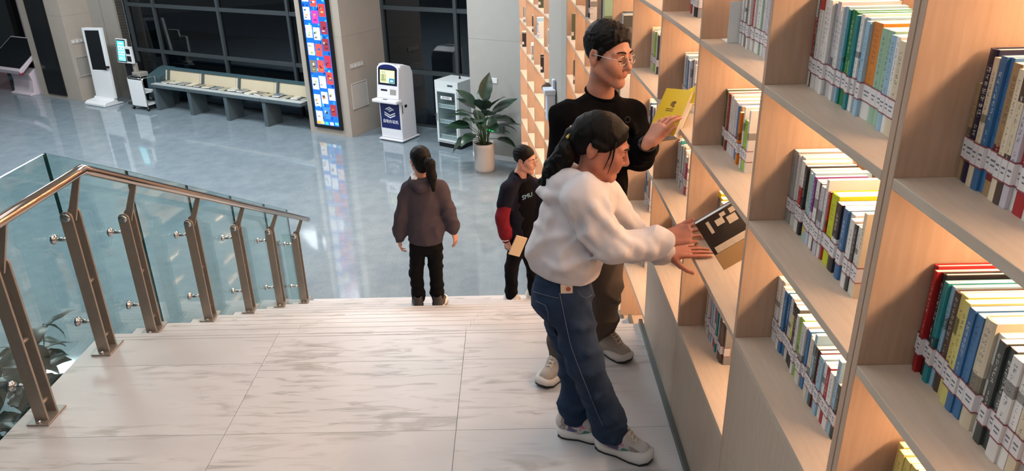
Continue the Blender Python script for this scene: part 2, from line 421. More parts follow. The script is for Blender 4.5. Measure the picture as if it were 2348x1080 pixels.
# ------------------------------------------------------------------ bookcase wall (bends gently away at its far end)
CY = [-3, 3.5, 4.23, 4.92, 5.62, 6.26, 7.0, 7.83, 8.88, 9.47, 10.38, 11.15, 12.0]
CX = [.678, .676, .658, .636, .613, .589, .572, .552, .45, .386, .285, .2, .11]
def wx(y): return float(np.interp(y, CY, CX))
LEV = [2.456-.397*k for k in range(0, 12)]         # shelf tops from the top down
DEP, TH = .30, .021
BAYS = [(2.02, 1.317), (2.757, 2.04), (3.49, 2.777), (4.22, 3.51), (4.91, 4.24), (5.61, 4.93), (6.25, 5.63), (6.99, 6.27), (7.81, 7.01)]
def seg(y0, y1, x0=0., x1=DEP):
    """plan outline of a board spanning y0..y1 between depths x0 and x1"""
    return [(wx(y0)+x0, y0), (wx(y0)+x1, y0), (wx(y1)+x1, y1), (wx(y1)+x0, y1)]
def bookcase(label, ups, bays, zlo, ztop, floor_of, cab=True):
    t = thing('bookcase', label, 'bookcase', (0, 0, 0))
    for y0, y1, zb in ups: MB().prism(seg(y0, y1), zb, ztop).build('upright', 'panel_wood', t, bevel=.0012)
    ya, yb = min(b[1] for b in bays), max(b[0] for b in bays)
    for (y1, y0) in bays:
        low = floor_of(.5*(y0+y1))
        MB().prism(seg(y0, y1, DEP-.012, DEP), low-TH, ztop).build('back_panel', 'panel_wood', t)
        for z in LEV:
            if z < low-.01: continue
            MB().prism(seg(y0+.0005, y1-.0005, 0, DEP-.0125), z-TH, z).build('shelf', 'shelf_wood', t, bevel=.0012)
            if z-TH-.006 > low:
                MB().prism(seg(y0+.004, y1-.004, .252, .262), z-TH-.006, z-TH-.0005).build('light_strip', 'led', t)
        if cab:
            zf = zlo(.5*(y0+y1)); zz = low-TH
            cuts = [q for q in LEV if zf+.15 < q < low-.2]
            ed = [zz-.002]+[c-.002 for c in cuts]+[zf]
            for a, b in zip(ed, ed[1:]):
                MB().prism(seg(y0-.008, y1+.008, .0, .02), b+.004, a-.001).build('cabinet_door', 'door_wood', t, bevel=.0012)
    return t
def stair_z(y):
    if y < STEP0: return 0.0
    k = int((y-STEP0)/RUN)+1
    return max(-RISE*k, LOBBY)
def low_shelf(y):
    if y < 2.03: return LEV[4]
    if y < 3.5: return LEV[5]
    zs = stair_z(y+.3)
    for k, z in enumerate(LEV):
        if z < zs+.19: return LEV[k-1] if z-zs < .02 else z
    return LEV[-1]
ZT = 2.9
fl = lambda y: max(stair_z(y+.36)+.0, LOBBY)
ups = [(1.296, 1.3165, 0), (2.0205, 2.0395, 0), (2.7575, 2.7765, 0), (3.4905, 3.5095, -.15), (4.2205, 4.2395, -.6), (4.9105, 4.9295, -1.0), (5.6105, 5.6295, -1.3), (6.2505, 6.2695, -1.7), (6.9905, 7.0095, LOBBY+.001), (7.8105, 7.8295, LOBBY+.001)]
near = [(1.2725, .62)]
bookcase('pale wooden bookcase bay at the right edge of the picture', [(.60, .6195, 0), (1.273, 1.2925, 0)], near, lambda y: 0.002, ZT, low_shelf)
bookcase('long pale wooden bookcase built along the marble stairs', ups, BAYS, lambda y: max(stair_z(y+.36 if y > STEP0-.4 else y)+.002, LOBBY+.002), ZT, low_shelf)
FAR = [(9.46, 8.905), (10.37, 9.48), (11.14, 10.39), (11.99, 11.16)]
bookcase('far pale wooden bookcase between the grey stone wall and the white dispenser', [(8.885, 8.9045, LOBBY+.001), (9.4605, 9.4795, LOBBY+.001), (10.3705, 10.3895, LOBBY+.001), (11.1405, 11.1595, LOBBY+.001), (11.9905, 12.0095, LOBBY+.001)], FAR, None, ZT, lambda y: LEV[11]+.0, cab=False)
# grey clad pier between the two far bookcases
mat('grey_cladding', (158, 156, 150), .5, 0, .04, 4)
structure('wall_pier', MB().prism([(wx(7.835)-.002, 7.835), (wx(7.835)+.4, 7.835), (wx(8.88)+.4, 8.88), (wx(8.88)-.03, 8.88), (wx(7.99)-.03, 7.99)], LOBBY, CEIL), 'grey_cladding')
structure('wall_upper', MB().prism(seg(-3, 12.0, .02, .3), ZT+.01, CEIL-.002), 'wall_paint')
structure('wall_end', MB().box(.68, .98, -3, .58, 0, ZT), 'panel_wood')

# ------------------------------------------------------------------ books
def make_cover_mat():
    m, nt, b = nodes_of('book_cover')
    oi = nt.nodes.new('ShaderNodeObjectInfo'); tc = nt.nodes.new('ShaderNodeTexCoord')
    a2 = nt.nodes.new('ShaderNodeAttribute'); a2.attribute_type = 'OBJECT'; a2.attribute_name = 'second_colour'
    sp = nt.nodes.new('ShaderNodeSeparateXYZ'); nt.links.new(tc.outputs['Generated'], sp.inputs[0])
    so = nt.nodes.new('ShaderNodeSeparateXYZ'); nt.links.new(tc.outputs['Object'], so.inputs[0])
    gx, gy, gz = sp.outputs; ox, oy, oz = so.outputs
    ab = nt.nodes.new('ShaderNodeAttribute'); ab.attribute_type = 'OBJECT'; ab.attribute_name = 'band'
    asp = nt.nodes.new('ShaderNodeSeparateXYZ'); nt.links.new(ab.outputs['Vector'], asp.inputs[0])
    inb = mth(nt, 'MULTIPLY', mth(nt, 'GREATER_THAN', gz, asp.outputs[0]), mth(nt, 'LESS_THAN', gz, asp.outputs[1]))
    base = mixc(nt, inb, oi.outputs['Color'], a2.outputs['Color'])
    rnd = oi.outputs['Random']
    # printed title on the spine: rows of character-sized ink marks
    spine = mth(nt, 'LESS_THAN', gx, .035)
    cell = mth(nt, 'MULTIPLY', oz, 84.0)
    fr = mth(nt, 'FRACT', cell)
    inside = mth(nt, 'MULTIPLY', mth(nt, 'GREATER_THAN', fr, .14), mth(nt, 'LESS_THAN', fr, .88))
    mid = mth(nt, 'ABSOLUTE', mth(nt, 'SUBTRACT', gy, .5)); col = mth(nt, 'LESS_THAN', mid, .2)
    lo = mth(nt, 'ADD', mth(nt, 'MULTIPLY', rnd, .14), .50); hi = mth(nt, 'SUBTRACT', .95, mth(nt, 'MULTIPLY', mth(nt, 'FRACT', mth(nt, 'MULTIPLY', rnd, 7.3)), .12))
    t1 = mth(nt, 'MULTIPLY', mth(nt, 'GREATER_THAN', gz, lo), mth(nt, 'LESS_THAN', gz, hi))
    t2 = mth(nt, 'MULTIPLY', mth(nt, 'GREATER_THAN', gz, .36), mth(nt, 'LESS_THAN', gz, mth(nt, 'SUBTRACT', lo, .06)))
    t2 = mth(nt, 'MULTIPLY', t2, mth(nt, 'LESS_THAN', mid, .13))
    t1 = mth(nt, 'MAXIMUM', mth(nt, 'MULTIPLY', t1, col), t2)
    w = nt.nodes.new('ShaderNodeVectorMath'); w.operation = 'MULTIPLY_ADD'
    nt.links.new(rnd, w.inputs[0]); w.inputs[1].default_value = (3, 9, 17); nt.links.new(tc.outputs['Object'], w.inputs[2])
    n = nt.nodes.new('ShaderNodeTexNoise'); n.inputs['Scale'].default_value = 420; n.inputs['Detail'].default_value = 1
    nt.links.new(w.outputs[0], n.inputs['Vector'])
    ink = mth(nt, 'MULTIPLY', mth(nt, 'GREATER_THAN', n.outputs['Fac'], .53), mth(nt, 'MULTIPLY', inside, mth(nt, 'MULTIPLY', t1, spine)))
    bw = nt.nodes.new('ShaderNodeRGBToBW'); nt.links.new(base, bw.inputs[0])
    inkc = mixc(nt, mth(nt, 'GREATER_THAN', bw.outputs[0], .16), srgb(228, 222, 210), srgb(52, 48, 52))
    c = mixc(nt, mth(nt, 'MULTIPLY', ink, .7), base, inkc)
    nt.links.new(c, b.inputs['Base Color']); b.inputs['Roughness'].default_value = .38
make_cover_mat()
mat('page_edge', (244, 241, 234), .85, 0, .04, 40, 0, 0, 0, .3, (1, 30, 1))
mat('sticker_white', (226, 222, 222), .5); mat('sticker_red', (150, 82, 90), .5); mat('sticker_ink', (110, 112, 124), .6)
def book_mesh(w, d, h, kind):
    """thickness w along y, depth d along x (spine at x=0), height h"""
    t = .0022 if kind == 'hard' else .0009
    n = 5; bul = min(.004, w*.14) if kind == 'hard' else min(.0015, w*.05)
    out = [(d, 0)]+[(bul-bul*math.sin(math.pi*k/n), w*k/n) for k in range(n+1)]+[(d, w)]
    inn = [(d, w-t), (bul+t, w-t), (bul+t, t), (d, t)]
    poly = out+inn
    c = MB(); m = len(poly)
    v = [(x, y, 0) for x, y in poly]+[(x, y, h) for x, y in poly]
    f = [[i, (i+1) % m, m+(i+1) % m, m+i][::-1] for i in range(m)]
    # rim quads join the outer and inner outline
    L = len(out)
    rim = [[0, 1, m-2, m-1]]+[[L-2, L-1, L, L+1]]+[[1]+list(range(2, L-2+1))+[L+1, m-2]]
    for r in rim: f.append(r); f.append([i+m for i in r][::-1])
    c.raw(v, f); return c, bul+t, t
BOOKS = []
def book(parent_loc, w, h, d, colr, label, group, second=None, band=None, kind='soft', sticker=True, rot=None, page='page_edge'):
    c, inset, t = book_mesh(w, d, h, kind)
    o = c.build('book', 'book_cover'); o.location = parent_loc
    if rot is not None: o.rotation_euler = rot
    o.color = srgb(*colr)
    if second is not None:
        o['second_colour'] = list(srgb(*second))[:3]; o['band'] = list(band)+[0.0]
    tag(o, label, 'book', group)
    g = .0025 if kind == 'hard' else .0004
    MB().box(inset+.0002, d-(.003 if kind == 'hard' else .0006), t+.0002, w-t-.0002, g, h-g).build('page_block', page, o)
    if sticker:
        s = MB(); e = .0005; dx = .022; z0, z1 = .038, .078
        def wrap(za, zb, mi):
            s.box(-e, 0.0, .0006, w-.0006, za, zb, mi); s.box(-e, dx, -e, -.0001, za, zb, mi); s.box(-e, dx, w+.0001, w+e, za, zb, mi)
        wrap(z0, z1, 0); e = .0008; wrap(z1-.0026, z1, 1); wrap(z0, z0+.0026, 1)
        e = .0009
        s.box(-e, 0.0, w*.22, w*.8, .060, .063, 2); s.box(-e, 0.0, w*.3, w*.72, .052, .0545, 2)
        s.build('call_number_label', ['sticker_white', 'sticker_red', 'sticker_ink'], o)
    BOOKS.append(o); return o
ORD = ['first', 'second', 'third', 'fourth', 'fifth', 'sixth', 'seventh', 'eighth', 'ninth', 'tenth', 'eleventh', 'twelfth', 'thirteenth', 'fourteenth', 'fifteenth', 'sixteenth', 'seventeenth', 'eighteenth', 'nineteenth', 'twentieth', 'twenty-first', 'twenty-second', 'twenty-third', 'twenty-fourth', 'twenty-fifth', 'twenty-sixth', 'twenty-seventh', 'twenty-eighth', 'twenty-ninth', 'thirtieth', 'thirty-first', 'thirty-second', 'thirty-third']
PAL = dict(w=((226, 224, 220), 'white'), c=((222, 208, 180), 'cream'), g=((150, 152, 152), 'grey'), k=((34, 33, 38), 'black'), n=((26, 28, 58), 'navy'), b=((60, 112, 160), 'blue'), s=((150, 186, 208), 'pale blue'),
           t=((30, 128, 136), 'teal'), e=((30, 120, 62), 'green'), l=((150, 190, 70), 'light green'), m=((150, 186, 160), 'mint'), y=((226, 200, 40), 'yellow'), o=((214, 128, 38), 'orange'), r=((168, 34, 40), 'red'),
           p=((198, 40, 88), 'pink'), v=((120, 60, 130), 'purple'), d=((84, 66, 56), 'brown'), a=((176, 146, 108), 'tan'), h=((64, 70, 68), 'dark grey'), x=((200, 196, 206), 'lilac white'), i=((224, 214, 130), 'pale yellow'), q=((196, 206, 30), 'lime'), f=((72, 82, 58), 'olive'), u=((118, 40, 42), 'maroon'))
def row(bay, lev, spec, where, group, start=0.0, gap=.0008, hb=.212, rec=.1, dep=.148, fill=None):
    """books from the far (left) end of a bay; spec items 'c18' or 'c18h23' or 'c18/r.3-.6'"""
    y1, y0 = bay; y = y1-.003-start; z = LEV[lev]+.0004
    rnd = random.Random(hash_(where))
    if fill is None: fill = bay in BAYS[:4]
    items = spec.split()
    tot = sum(int(i.split('/')[0].rstrip('!')[1:].split('h')[0])/1000+gap for i in items)
    sc = min(1.45, max(.75, (y1-y0*(1+.152*rec/.1)+.03-start)/tot)) if fill else 1.0
    for k, it in enumerate(items):
        body, _, bandp = it.partition('/')
        hardc = body.endswith('!'); body = body.rstrip('!')
        c = body[0]; num = body[1:]
        if 'h' in num: num, hh = num.split('h'); h = int(hh)/(1000 if len(hh) == 3 else 100 if int(hh) > 9 else 10)
        else: h = hb+rnd.uniform(-.012, .012)
        w = int(num)/1000*sc
        if y-w < y0+.004: break
        colr, nm = PAL[c]; j = rnd.uniform(.93, 1.05)
        colr = tuple(min(245, v*j) for v in colr)
        sec = band = None
        if bandp:
            s, e = bandp[1:].split('-'); sec = PAL[bandp[0]][0]; band = (float(s), float(e)); nm2 = PAL[bandp[0]][1]
        elif rnd.random() < .3:
            q = rnd.uniform(.3, .7); sec = tuple(v*.62+(60 if sum(colr) < 250 else 0) for v in colr); band = (q, q+rnd.uniform(.05, .18)); nm2 = None
        else: nm2 = None
        size = 'thin ' if w < .0135 else ('thick ' if w > .03 else '')
        look = size+nm+((' '+nm2.replace(' ', '-')+'-banded') if nm2 and nm2 != nm else '')+' book'
        lab = '%s, %s from left, %s' % (look, ORD[k], where)
        x = wx(y-w/2)+rec+rnd.uniform(0, .012)
        book((x, y-w, z), w, h, dep-rnd.uniform(0, .02), colr, lab, group, sec, band, 'hard' if hardc else 'soft')
        y -= w+gap
def hash_(s):
    v = 7
    for ch in s: v = (v*31+ord(ch)) % 1000003
    return v
C0 = (1.2725, .62)
row(C0, 2, 'a10h17 n26h23! c14h22 b16h225 b11h225 a24h22/u.12-.4 c14h215 d15h21/c.4-.8 x15h20 r13h20/w.0-.3 w28h195/r.0-.35 w20 x16 g18 c20', 'upper shelf at right edge', 'books on the upper shelf of the right bay', .001, hb=.2)
row(C0, 3, 'r14h225! r11h22 k14h22! t7h19/w.6-.9 t14h215 s11h213 d20h21! i20h215 i18h213 b18h21 b20h208 c30h215! w18h20 h17h20 h20h198 w24h195 w18 c20 g18', 'middle shelf at right edge', 'books on the middle shelf of the right bay')
row(C0, 4, 'i20h215 i20h213 i20h21 i18 c20 b16 w20', 'bottom shelf at right edge', 'books on the bottom shelf of the right bay', .012)
B = BAYS
row(B[0], 2, 'w15h235/r.3-.75 h11h235 w20h235/r.85-1. w26h23 w15h23 g8 x16h23 w13 w9 s13h225 t10h22 e17h222 e13h22/l.3-.5 t11h215 w13h22 s16h215 s13h21 o34h212/w.0-.27 m21h205 m22h205 s16h20 w13h20/b.2-.3 c20h195 a18h195', 'shelf with the thick orange book', 'books on the shelf with the orange book')
row(B[0], 3, 'g22h215 w7h21 w17h21 w16h205/r.4-.65 k11h2 w12h195 m12h19/y.1-.3 s13h2 x9h195/v.5-1. w16h19 h10h19 x15h188 w10 r6h185 q30h19! k20h18/w.25-.5 s10h18 b16h182 w17h18 w14h175 h8h17 w12h17 c10', 'shelf with the lime green book', 'books on the shelf with the lime book')
row(B[0], 4, 'w22h215 w15 w11h21 b13h205 b12h203 w14h205 k14h2/i.4-.8 h22h2/k.0-.2 w11h19 l18h192 w19h19 b12h185 w17h18 c12h185 s10 h13h18 u10h178 s16h175 w12h17 r13h172 w16h168 s12 h11h16', 'lowest shelf left of double upright', 'books on the lowest lit shelf')
row(B[1], 2, 'w13 x10 w11 h9 w13 k8 w11 r12/w.0-.3 r10 w9 w32h24 m8 w17 x13 w12 x11 g10', 'second bay, top row in view', 'books on the top row of the second bay', .10)
row(B[1], 3, 'f14h215 a16h21 u18h21! w10 w12 w20h205 x15h2 b24h195! a13 o12h185 o13h185 h8 w9 l24h175 w10', 'second bay, row with orange spines', 'books on the second row of the second bay')
row(B[1], 4, 'y28h22/n.6-.9 y22h21 x20h205', 'second bay, row behind tilted black book', 'books on the shelf the girl reaches into', .02)
row((2.275, 2.04), 4, 'w17h2/k.0-.3 w13h195 w20h19/k.1-.25 p12h18/w.7-1. w15 g12', 'in front of the tilted black book', 'books on the shelf the girl reaches into', .03)
row(B[1], 5, 'k9h2 c11 h10 w9 x16 r12/w.2-.3 s12 x14 r26h2/w.2-.55 t12 w10h19 c8 d17h185 d15h18 g10', 'second bay, lowest row', 'books on the lowest row of the second bay', .01)
row(B[2], 2, 'r24h23 w11 c12 w15 h11 k14 w9 g11', 'third bay, top row in view', 'books on the top row of the third bay', .06)
row(B[2], 3, 'k12h205 g13 g12 w11 h14 s15 b12 w13 n10 x12 h9 w15 x11 g9 w12', 'third bay, row behind yellow book', 'books on the second row of the third bay')
row(B[2], 4, 'g10 h8 x11 w9 m12 t10 w13 g14 w12 c9 w16h2 p22h18/w.85-1. w10', 'third bay, row under yellow book', 'books on the third row of the third bay', .005)
row(B[2], 5, 'h8 w7 n18h2/w.0-.3 b14 w16h19/r.9-1. r16h19 w18', 'third bay, row behind the hands', 'books on the lowest row of the third bay', .02)
row(B[3], 2, 'w9 g11 w12 k9 s11 w12 h10 w9', 'fourth bay, top row in view', 'books on the top row of the fourth bay', .005)
row(B[3], 3, 'h12 c11 w12 g10 s12 l9 w10 t12 w11 g13 h10 w9', 'fourth bay, second row', 'books on the second row of the fourth bay')
row(B[3], 4, 'w15 x12 b18 w11 n9 x14 w12 h10 g12 w11', 'fourth bay, row below book reader', 'books on the third row of the fourth bay', .01)
row(B[3], 5, 'b26h2/w.0-.3 w13 g8 w16 c13 a14/w.0-.3 r10 w12 w11', 'fourth bay, row left of the hands', 'books on the fourth row of the fourth bay', .04)
row(B[3], 6, 'w11 w9 c12 h8 w13 g10 w12', 'fourth bay, lowest row', 'books on the lowest row of the fourth bay', .01)
row(B[4], 3, 'h14 c11 g10 w12 s11 b13 w10 h9', 'fifth bay, second row', 'books on the second row of the fifth bay', .01, rec=.05)
row(B[4], 4, 'h16 k12 w22 g13 w12', 'fifth bay, row beside the reading man', 'books on the third row of the fifth bay', .01, rec=.05)
row(B[5], 3, 'w17h23 w9 k7 g12h23 h21 c12 s20h21 w13 m17', 'sixth bay, row above the reading man', 'books on the top row of the sixth bay', .02, hb=.24, rec=.02)
row(B[6], 3, 'g16h25 x12h25 k11h26! h24h26 d38h26/x.4-.8 w15', 'seventh bay, top row in view', 'tall books on the top row of the seventh bay', .01, hb=.25, rec=.015)
row(B[8], 4, 'f40h25!', 'ninth bay, green book alone on its shelf', 'single books in the far bays', .22, rec=.012, dep=.2)
row(B[8], 5, 'h17h23!', 'ninth bay, alone by the grey pier', 'single books in the far bays', .42, rec=.012)
row(B[7], 3, 'k12 w20 g14', 'eighth bay, top row', 'books on the top row of the eighth bay', .3)
D = FAR
row(D[0], 4, 'k18h24! d12', 'far bookcase, top row beside the pier', 'books in the far bookcase', .25, rec=.012, dep=.2)
row(D[1], 4, 'h30h25 k14 f18', 'far bookcase, top row in the wide bay', 'books in the far bookcase', .3, rec=.012, dep=.2)
row(D[0], 5, 'w30h25 g20h24', 'far bookcase, second row beside the pier', 'books in the far bookcase', .2, rec=.012, dep=.2)
row(D[1], 5, 'g26h24 s90h26! w16', 'far bookcase, second row, wide bay', 'books in the far bookcase', .14, rec=.012, dep=.2)
row(D[2], 5, 'd22h22 d18h22 d16', 'far bookcase, second row, brown group', 'books in the far bookcase', .45, rec=.012, dep=.2)
row(D[3], 5, 'h20h22 g16', 'far bookcase, second row by stone wall', 'books in the far bookcase', .4, rec=.012, dep=.2)
row(D[2], 6, 'w34h23 w30h23 g25h2', 'far bookcase, third row', 'books in the far bookcase', .35, rec=.012, dep=.2)
row(D[3], 6, 'c26h23 f24h22 k22', 'far bookcase, third row by stone wall', 'books in the far bookcase', .15, rec=.012, dep=.2)
row(D[1], 6, 'k30h23! k14h2', 'far bookcase, dark pair on the third row', 'books in the far bookcase', .48, rec=.012, dep=.2)
# bookend visible under the upper row of the second bay
be = thing('bookend', 'pale metal bookend under the books on the upper shelf of the second bay', 'bookend', (.765, 2.662, LEV[2]))
MB().box(-.02, .12, .0, .085, .0005, .0025).build('foot', 'white_paint', be)
MB().box(-.02, .12, .0, .002, .0026, .14).build('upright', 'white_paint', be)
# the black picture book being pulled out of the second bay
bk = thing('picture_book', 'black photo-covered book tilted out of the shelf by the girl', 'book', (.742, 2.415, .905))
bk.rotation_euler = (0, math.radians(-33), 0)
bw, bd, bh = .022, .165, .215
mat('jacket_black', (24, 22, 24), .3, 0, .5, 14, 0); mat('jacket_photo', (196, 186, 172), .4, 0, .25, 40); mat('jacket_kraft', (160, 132, 92), .5)
c = MB().box(0, bd, 0, .0015, 0, bh).box(0, bd, bw-.0015, bw, 0, bh).box(-.0012, .0, 0, bw, 0, bh)
c.build('cover', 'jacket_black', bk)
MB().box(.0005, bd-.002, .0018, bw-.0018, .002, bh-.002).build('page_block', 'page_edge', bk)
MB().box(.0, bd, -.0006, -.0001, .0, .07).build('lower_band', 'jacket_kraft', bk)
pm = MB().box(.012, bd-.012, -.0009, -.0001, .072, .098)
for x0, z0, w, h in ((.10, .15, .035, .03), (.06, .165, .03, .025), (.12, .185, .03, .02), (.03, .15, .012, .05), (.085, .19, .02, .015)): pm.box(x0, x0+w, -.0009, -.0001, z0, z0+h)
pm.build('cover_photo', 'jacket_photo', bk)
# ------------------------------------------------------------------ things in the lobby (local axes: x along the facade, y away, z up)
def fthing(name, label, cat, s, t, rz=0, group=None, z=0):
    return thing(name, label, cat, fw(s, t, z), FANG+rz, group)
mat('kiosk_blue', (24, 34, 92), .35); mat('kiosk_white', (222, 224, 230), .3)
mat('blue_light_screen', (20, 90, 200), .5, emit=1.6); mat('ink_white', (235, 238, 245), .5)

# tall screen on the middle column: a wall of book covers on blue
scn = fthing('display_screen', 'tall glowing screen of book covers on the beige column', 'screen', .16, 0)
fr = MB().box(0, .05, -.045, -.001, .13, 4.2).box(.65, .72, -.045, -.001, .13, 4.2).box(.05, .65, -.045, -.001, .13, .19).box(.05, .65, -.045, -.001, 4.16, 4.2)
fr.build('frame', 'black_plastic', scn)
def make_screen_mat():
    m, nt, b = nodes_of('screen_image')
    at_ = nt.nodes.new('ShaderNodeVertexColor'); at_.layer_name = 'col'
    nt.links.new(at_.outputs[0], b.inputs['Emission Color']); b.inputs['Emission Strength'].default_value = 1.7
    b.inputs['Base Color'].default_value = (.01, .01, .02, 1); b.inputs['Roughness'].default_value = .2
make_screen_mat()
def colour_quads(name, quads, parent, m='screen_image'):
    """flat coloured rectangles of a lit screen: (x0, x1, z0, z1, y, rgb)"""
    v = []; f = []; cols = []
    for x0, x1, z0, z1, y, c in quads:
        n = len(v); v += [(x0, y, z0), (x1, y, z0), (x1, y, z1), (x0, y, z1)]; f.append([n, n+1, n+2, n+3]); cols += [srgb(*c)]*4
    me = bpy.data.meshes.new(name); me.from_pydata(v, [], f); me.materials.append(MATS[m])
    ca = me.color_attributes.new('col', 'FLOAT_COLOR', 'CORNER')
    ca.data.foreach_set('color', [q for c in cols for q in c]); me.update()
    return link(name, me, parent)
rq = random.Random(5)
Q = [(.05, .65, .19, 4.16, -.020, (16, 104, 205))]
for k in range(150):
    x = rq.uniform(.05, .6); z = rq.uniform(.2, 4.1); w = rq.uniform(.02, .05); h = rq.uniform(.02, .09)
    Q.append((x, x+w, z, min(4.15, z+h), -.0205, rq.choice([(40, 150, 230), (10, 60, 160), (90, 200, 240), (8, 40, 120)])))
covs = [(240, 240, 245), (225, 232, 238), (196, 52, 60), (244, 244, 240), (216, 80, 70), (60, 130, 200), (235, 225, 200), (200, 60, 170), (120, 110, 90), (245, 245, 250)]
for c in range(3):
    x0 = .068+c*.192; z = .23+(.0, .09, .16)[c]; kk = 0
    while z < 3.95:
        h = .235; base = rq.choice(covs if c < 2 else [(196, 52, 60), (206, 66, 60), (190, 44, 66), (150, 50, 60), (240, 200, 190)])
        Q.append((x0, x0+.16, z, z+h, -.021, base))
        dk = tuple(int(v*.45) for v in base)
        for q in range(3):
            bx = x0+rq.uniform(.01, .07); bz = z+rq.uniform(.02, .17); Q.append((bx, bx+rq.uniform(.03, .07), bz, bz+rq.uniform(.015, .05), -.0215, rq.choice([dk, (60, 90, 150), (210, 120, 60), (235, 235, 235), (40, 40, 50), (150, 190, 120)])))
        z += h+(.10, .075, .085)[c]; kk += 1
for x0, z0, cc in ((.06, .195, (240, 170, 60)), (.16, .2, (235, 220, 120)), (.27, .195, (60, 200, 220)), (.40, .2, (240, 240, 245)), (.53, .21, (90, 200, 190))): Q.append((x0, x0+.09, z0, z0+.06, -.0218, cc))
colour_quads('screen_image', Q, scn)

# grille and switch plates on the column flank (they face along +x of the facade frame)
def flank(name, label, cat, s, t0, t1, z0, z1, slats, m='grey_stone'):
    g = thing(name, label, cat, fw(s, t0), FANG)
    d = t1-t0
    MB().box(.001, .012, 0, d, z0, z1).build('back_plate', 'warm_grey_panel', g)
    f = MB()
    for a in ((0, d, z0, z0+.025), (0, d, z1-.025, z1), (0, .025, z0+.025, z1-.025), (d-.025, d, z0+.025, z1-.025)): f.box(.012, .022, *a)
    f.build('frame', m, g)
    if slats:
        for k in range(slats):
            z = z0+.035+(z1-z0-.07)*(k+.5)/slats
            MB().raw([(.012, .027, z), (.012, d-.027, z), (.02, d-.027, z-.012), (.02, .027, z-.012), (.0125, .027, z+.003), (.0125, d-.027, z+.003), (.021, d-.027, z-.009), (.021, .027, z-.009)],
                     [[0, 1, 2, 3], [7, 6, 5, 4], [0, 4, 5, 1], [1, 5, 6, 2], [2, 6, 7, 3], [3, 7, 4, 0]]).build('slat', m, g)
    return g
mat('grille_paint', (196, 192, 186), .45)
flank('air_grille', 'white slatted air grille on the flank of the screen column', 'grille', 1.08, .10, .59, .54, 1.05, 18, 'grille_paint')
flank('wall_hatch', 'plain grey hatch plate low on the left pillar', 'hatch', -7.0, -.24, .22, .58, 1.05, 0)
def sockets(label, s, t0, z, n):
    g = thing('socket_strip', label, 'socket', fw(s, t0), FANG)
    for k in range(n):
        o = MB().box(.001, .016, .1*k, .1*k+.092, z, z+.09).build('socket_plate', 'grille_paint', g, bevel=.003)
        MB().box(.0165, .019, .1*k+.03, .1*k+.062, z+.03, z+.06).build('socket_key', 'white_paint', o)
sockets('row of pale wall switches above the grille on the screen column', 1.08, .15, 1.33, 4)
sockets('row of pale wall switches on the left pillar', -7.0, -.22, 1.36, 4)

# dark display let into the left pillar
t = fthing('pillar_display', 'tall dark display panel on the leftmost pillar', 'screen', -8.30, -.3)
MB().box(0, .74, -.03, -.001, .08, 4.3).build('casing', 'black_plastic', t)
MB().box(.03, .71, -.033, -.0305, .70, 4.25).build('glass', 'screen_black', t)
MB().box(.03, .71, -.033, -.0305, .12, .66).build('lower_cover', 'black_metal', t)

# touch table at the far left edge
mat('table_white', (208, 196, 204), .35)
t = fthing('touch_table', 'white pedestal touch table with a slanted dark screen at left edge', 'kiosk', -9.62, -.2)
pr = [(.0, 0), (.95, 0), (.95, .03), (.62, .06), (.34, .48), (.36, .58), (.2, .62), (-.3, .66), (-.6, .64), (-.56, .58), (-.12, .50), (.18, .10), (.0, .04)]
def side_prism(mb, prof, x0, x1, mi=0):
    """profile in the y-z plane extruded along x"""
    n = len(prof); v = [(x0, y, z) for y, z in prof]+[(x1, y, z) for y, z in prof]
    return mb.raw(v, [list(range(n)), list(range(n, 2*n))[::-1]]+[[i, n+i, n+(i+1) % n, (i+1) % n] for i in range(n)], mi)
side_prism(MB(), [(-.30, 0), (.34, 0), (.34, .03), (.10, .06), (.02, .40), (.10, .62), (-.02, .64), (-.20, .52), (-.16, .36), (-.20, .06), (-.30, .03)], 0, .84).build('pedestal', 'table_white', t, bevel=.008)
side_prism(MB(), [(-.42, .56), (.42, 1.24), (.42, 1.30), (-.46, .66)], -.62, .92).build('tilted_case', 'table_white', t, bevel=.012)
side_prism(MB(), [(-.40, .715), (.38, 1.274), (.38, 1.279), (-.40, .720)], -.57, .87).build('touch_screen', 'screen_black', t)
mat('red_knob', (150, 40, 60), .4)
MB().lathe([(.05, 0), (.055, .04), (.03, .07)], 14, c=(.88, -.40, .56)).build('knob', 'red_knob', t, smooth=True)

# white floor-standing display
t = fthing('standing_display', 'white slanted floor display with a dark mirror screen', 'kiosk', -6.62, -.28, 0)
LEAN = Matrix.Translation((.06, .10, .12)) @ Matrix.Rotation(-.05, 4, 'Y') @ Matrix.Rotation(-.06, 4, 'X')
bd = MB()
bd.box(0, .08, -.035, .035, 0, 1.62, M=LEAN).box(.62, .70, -.035, .035, 0, 1.62, M=LEAN).box(.08, .62, -.035, .035, 0, .66, M=LEAN).box(.08, .62, -.035, .035, 1.56, 1.62, M=LEAN)
bd.build('casing', 'white_paint', t, bevel=.006)
MB().box(.08, .62, -.028, .03, .66, 1.56, M=LEAN).build('mirror_screen', 'screen_black', t)
side_prism(MB(), [(-.22, 0.005), (.30, .005), (.30, .03), (.16, .06), (.14, .16), (.06, .16), (.04, .12), (-.16, .10), (-.22, .06)], .0, .72).build('foot', 'white_paint', t, bevel=.012)
MB().box(.56, .76, -.10, -.04, .72, .76, M=LEAN).build('tray', 'black_plastic', t, bevel=.004)

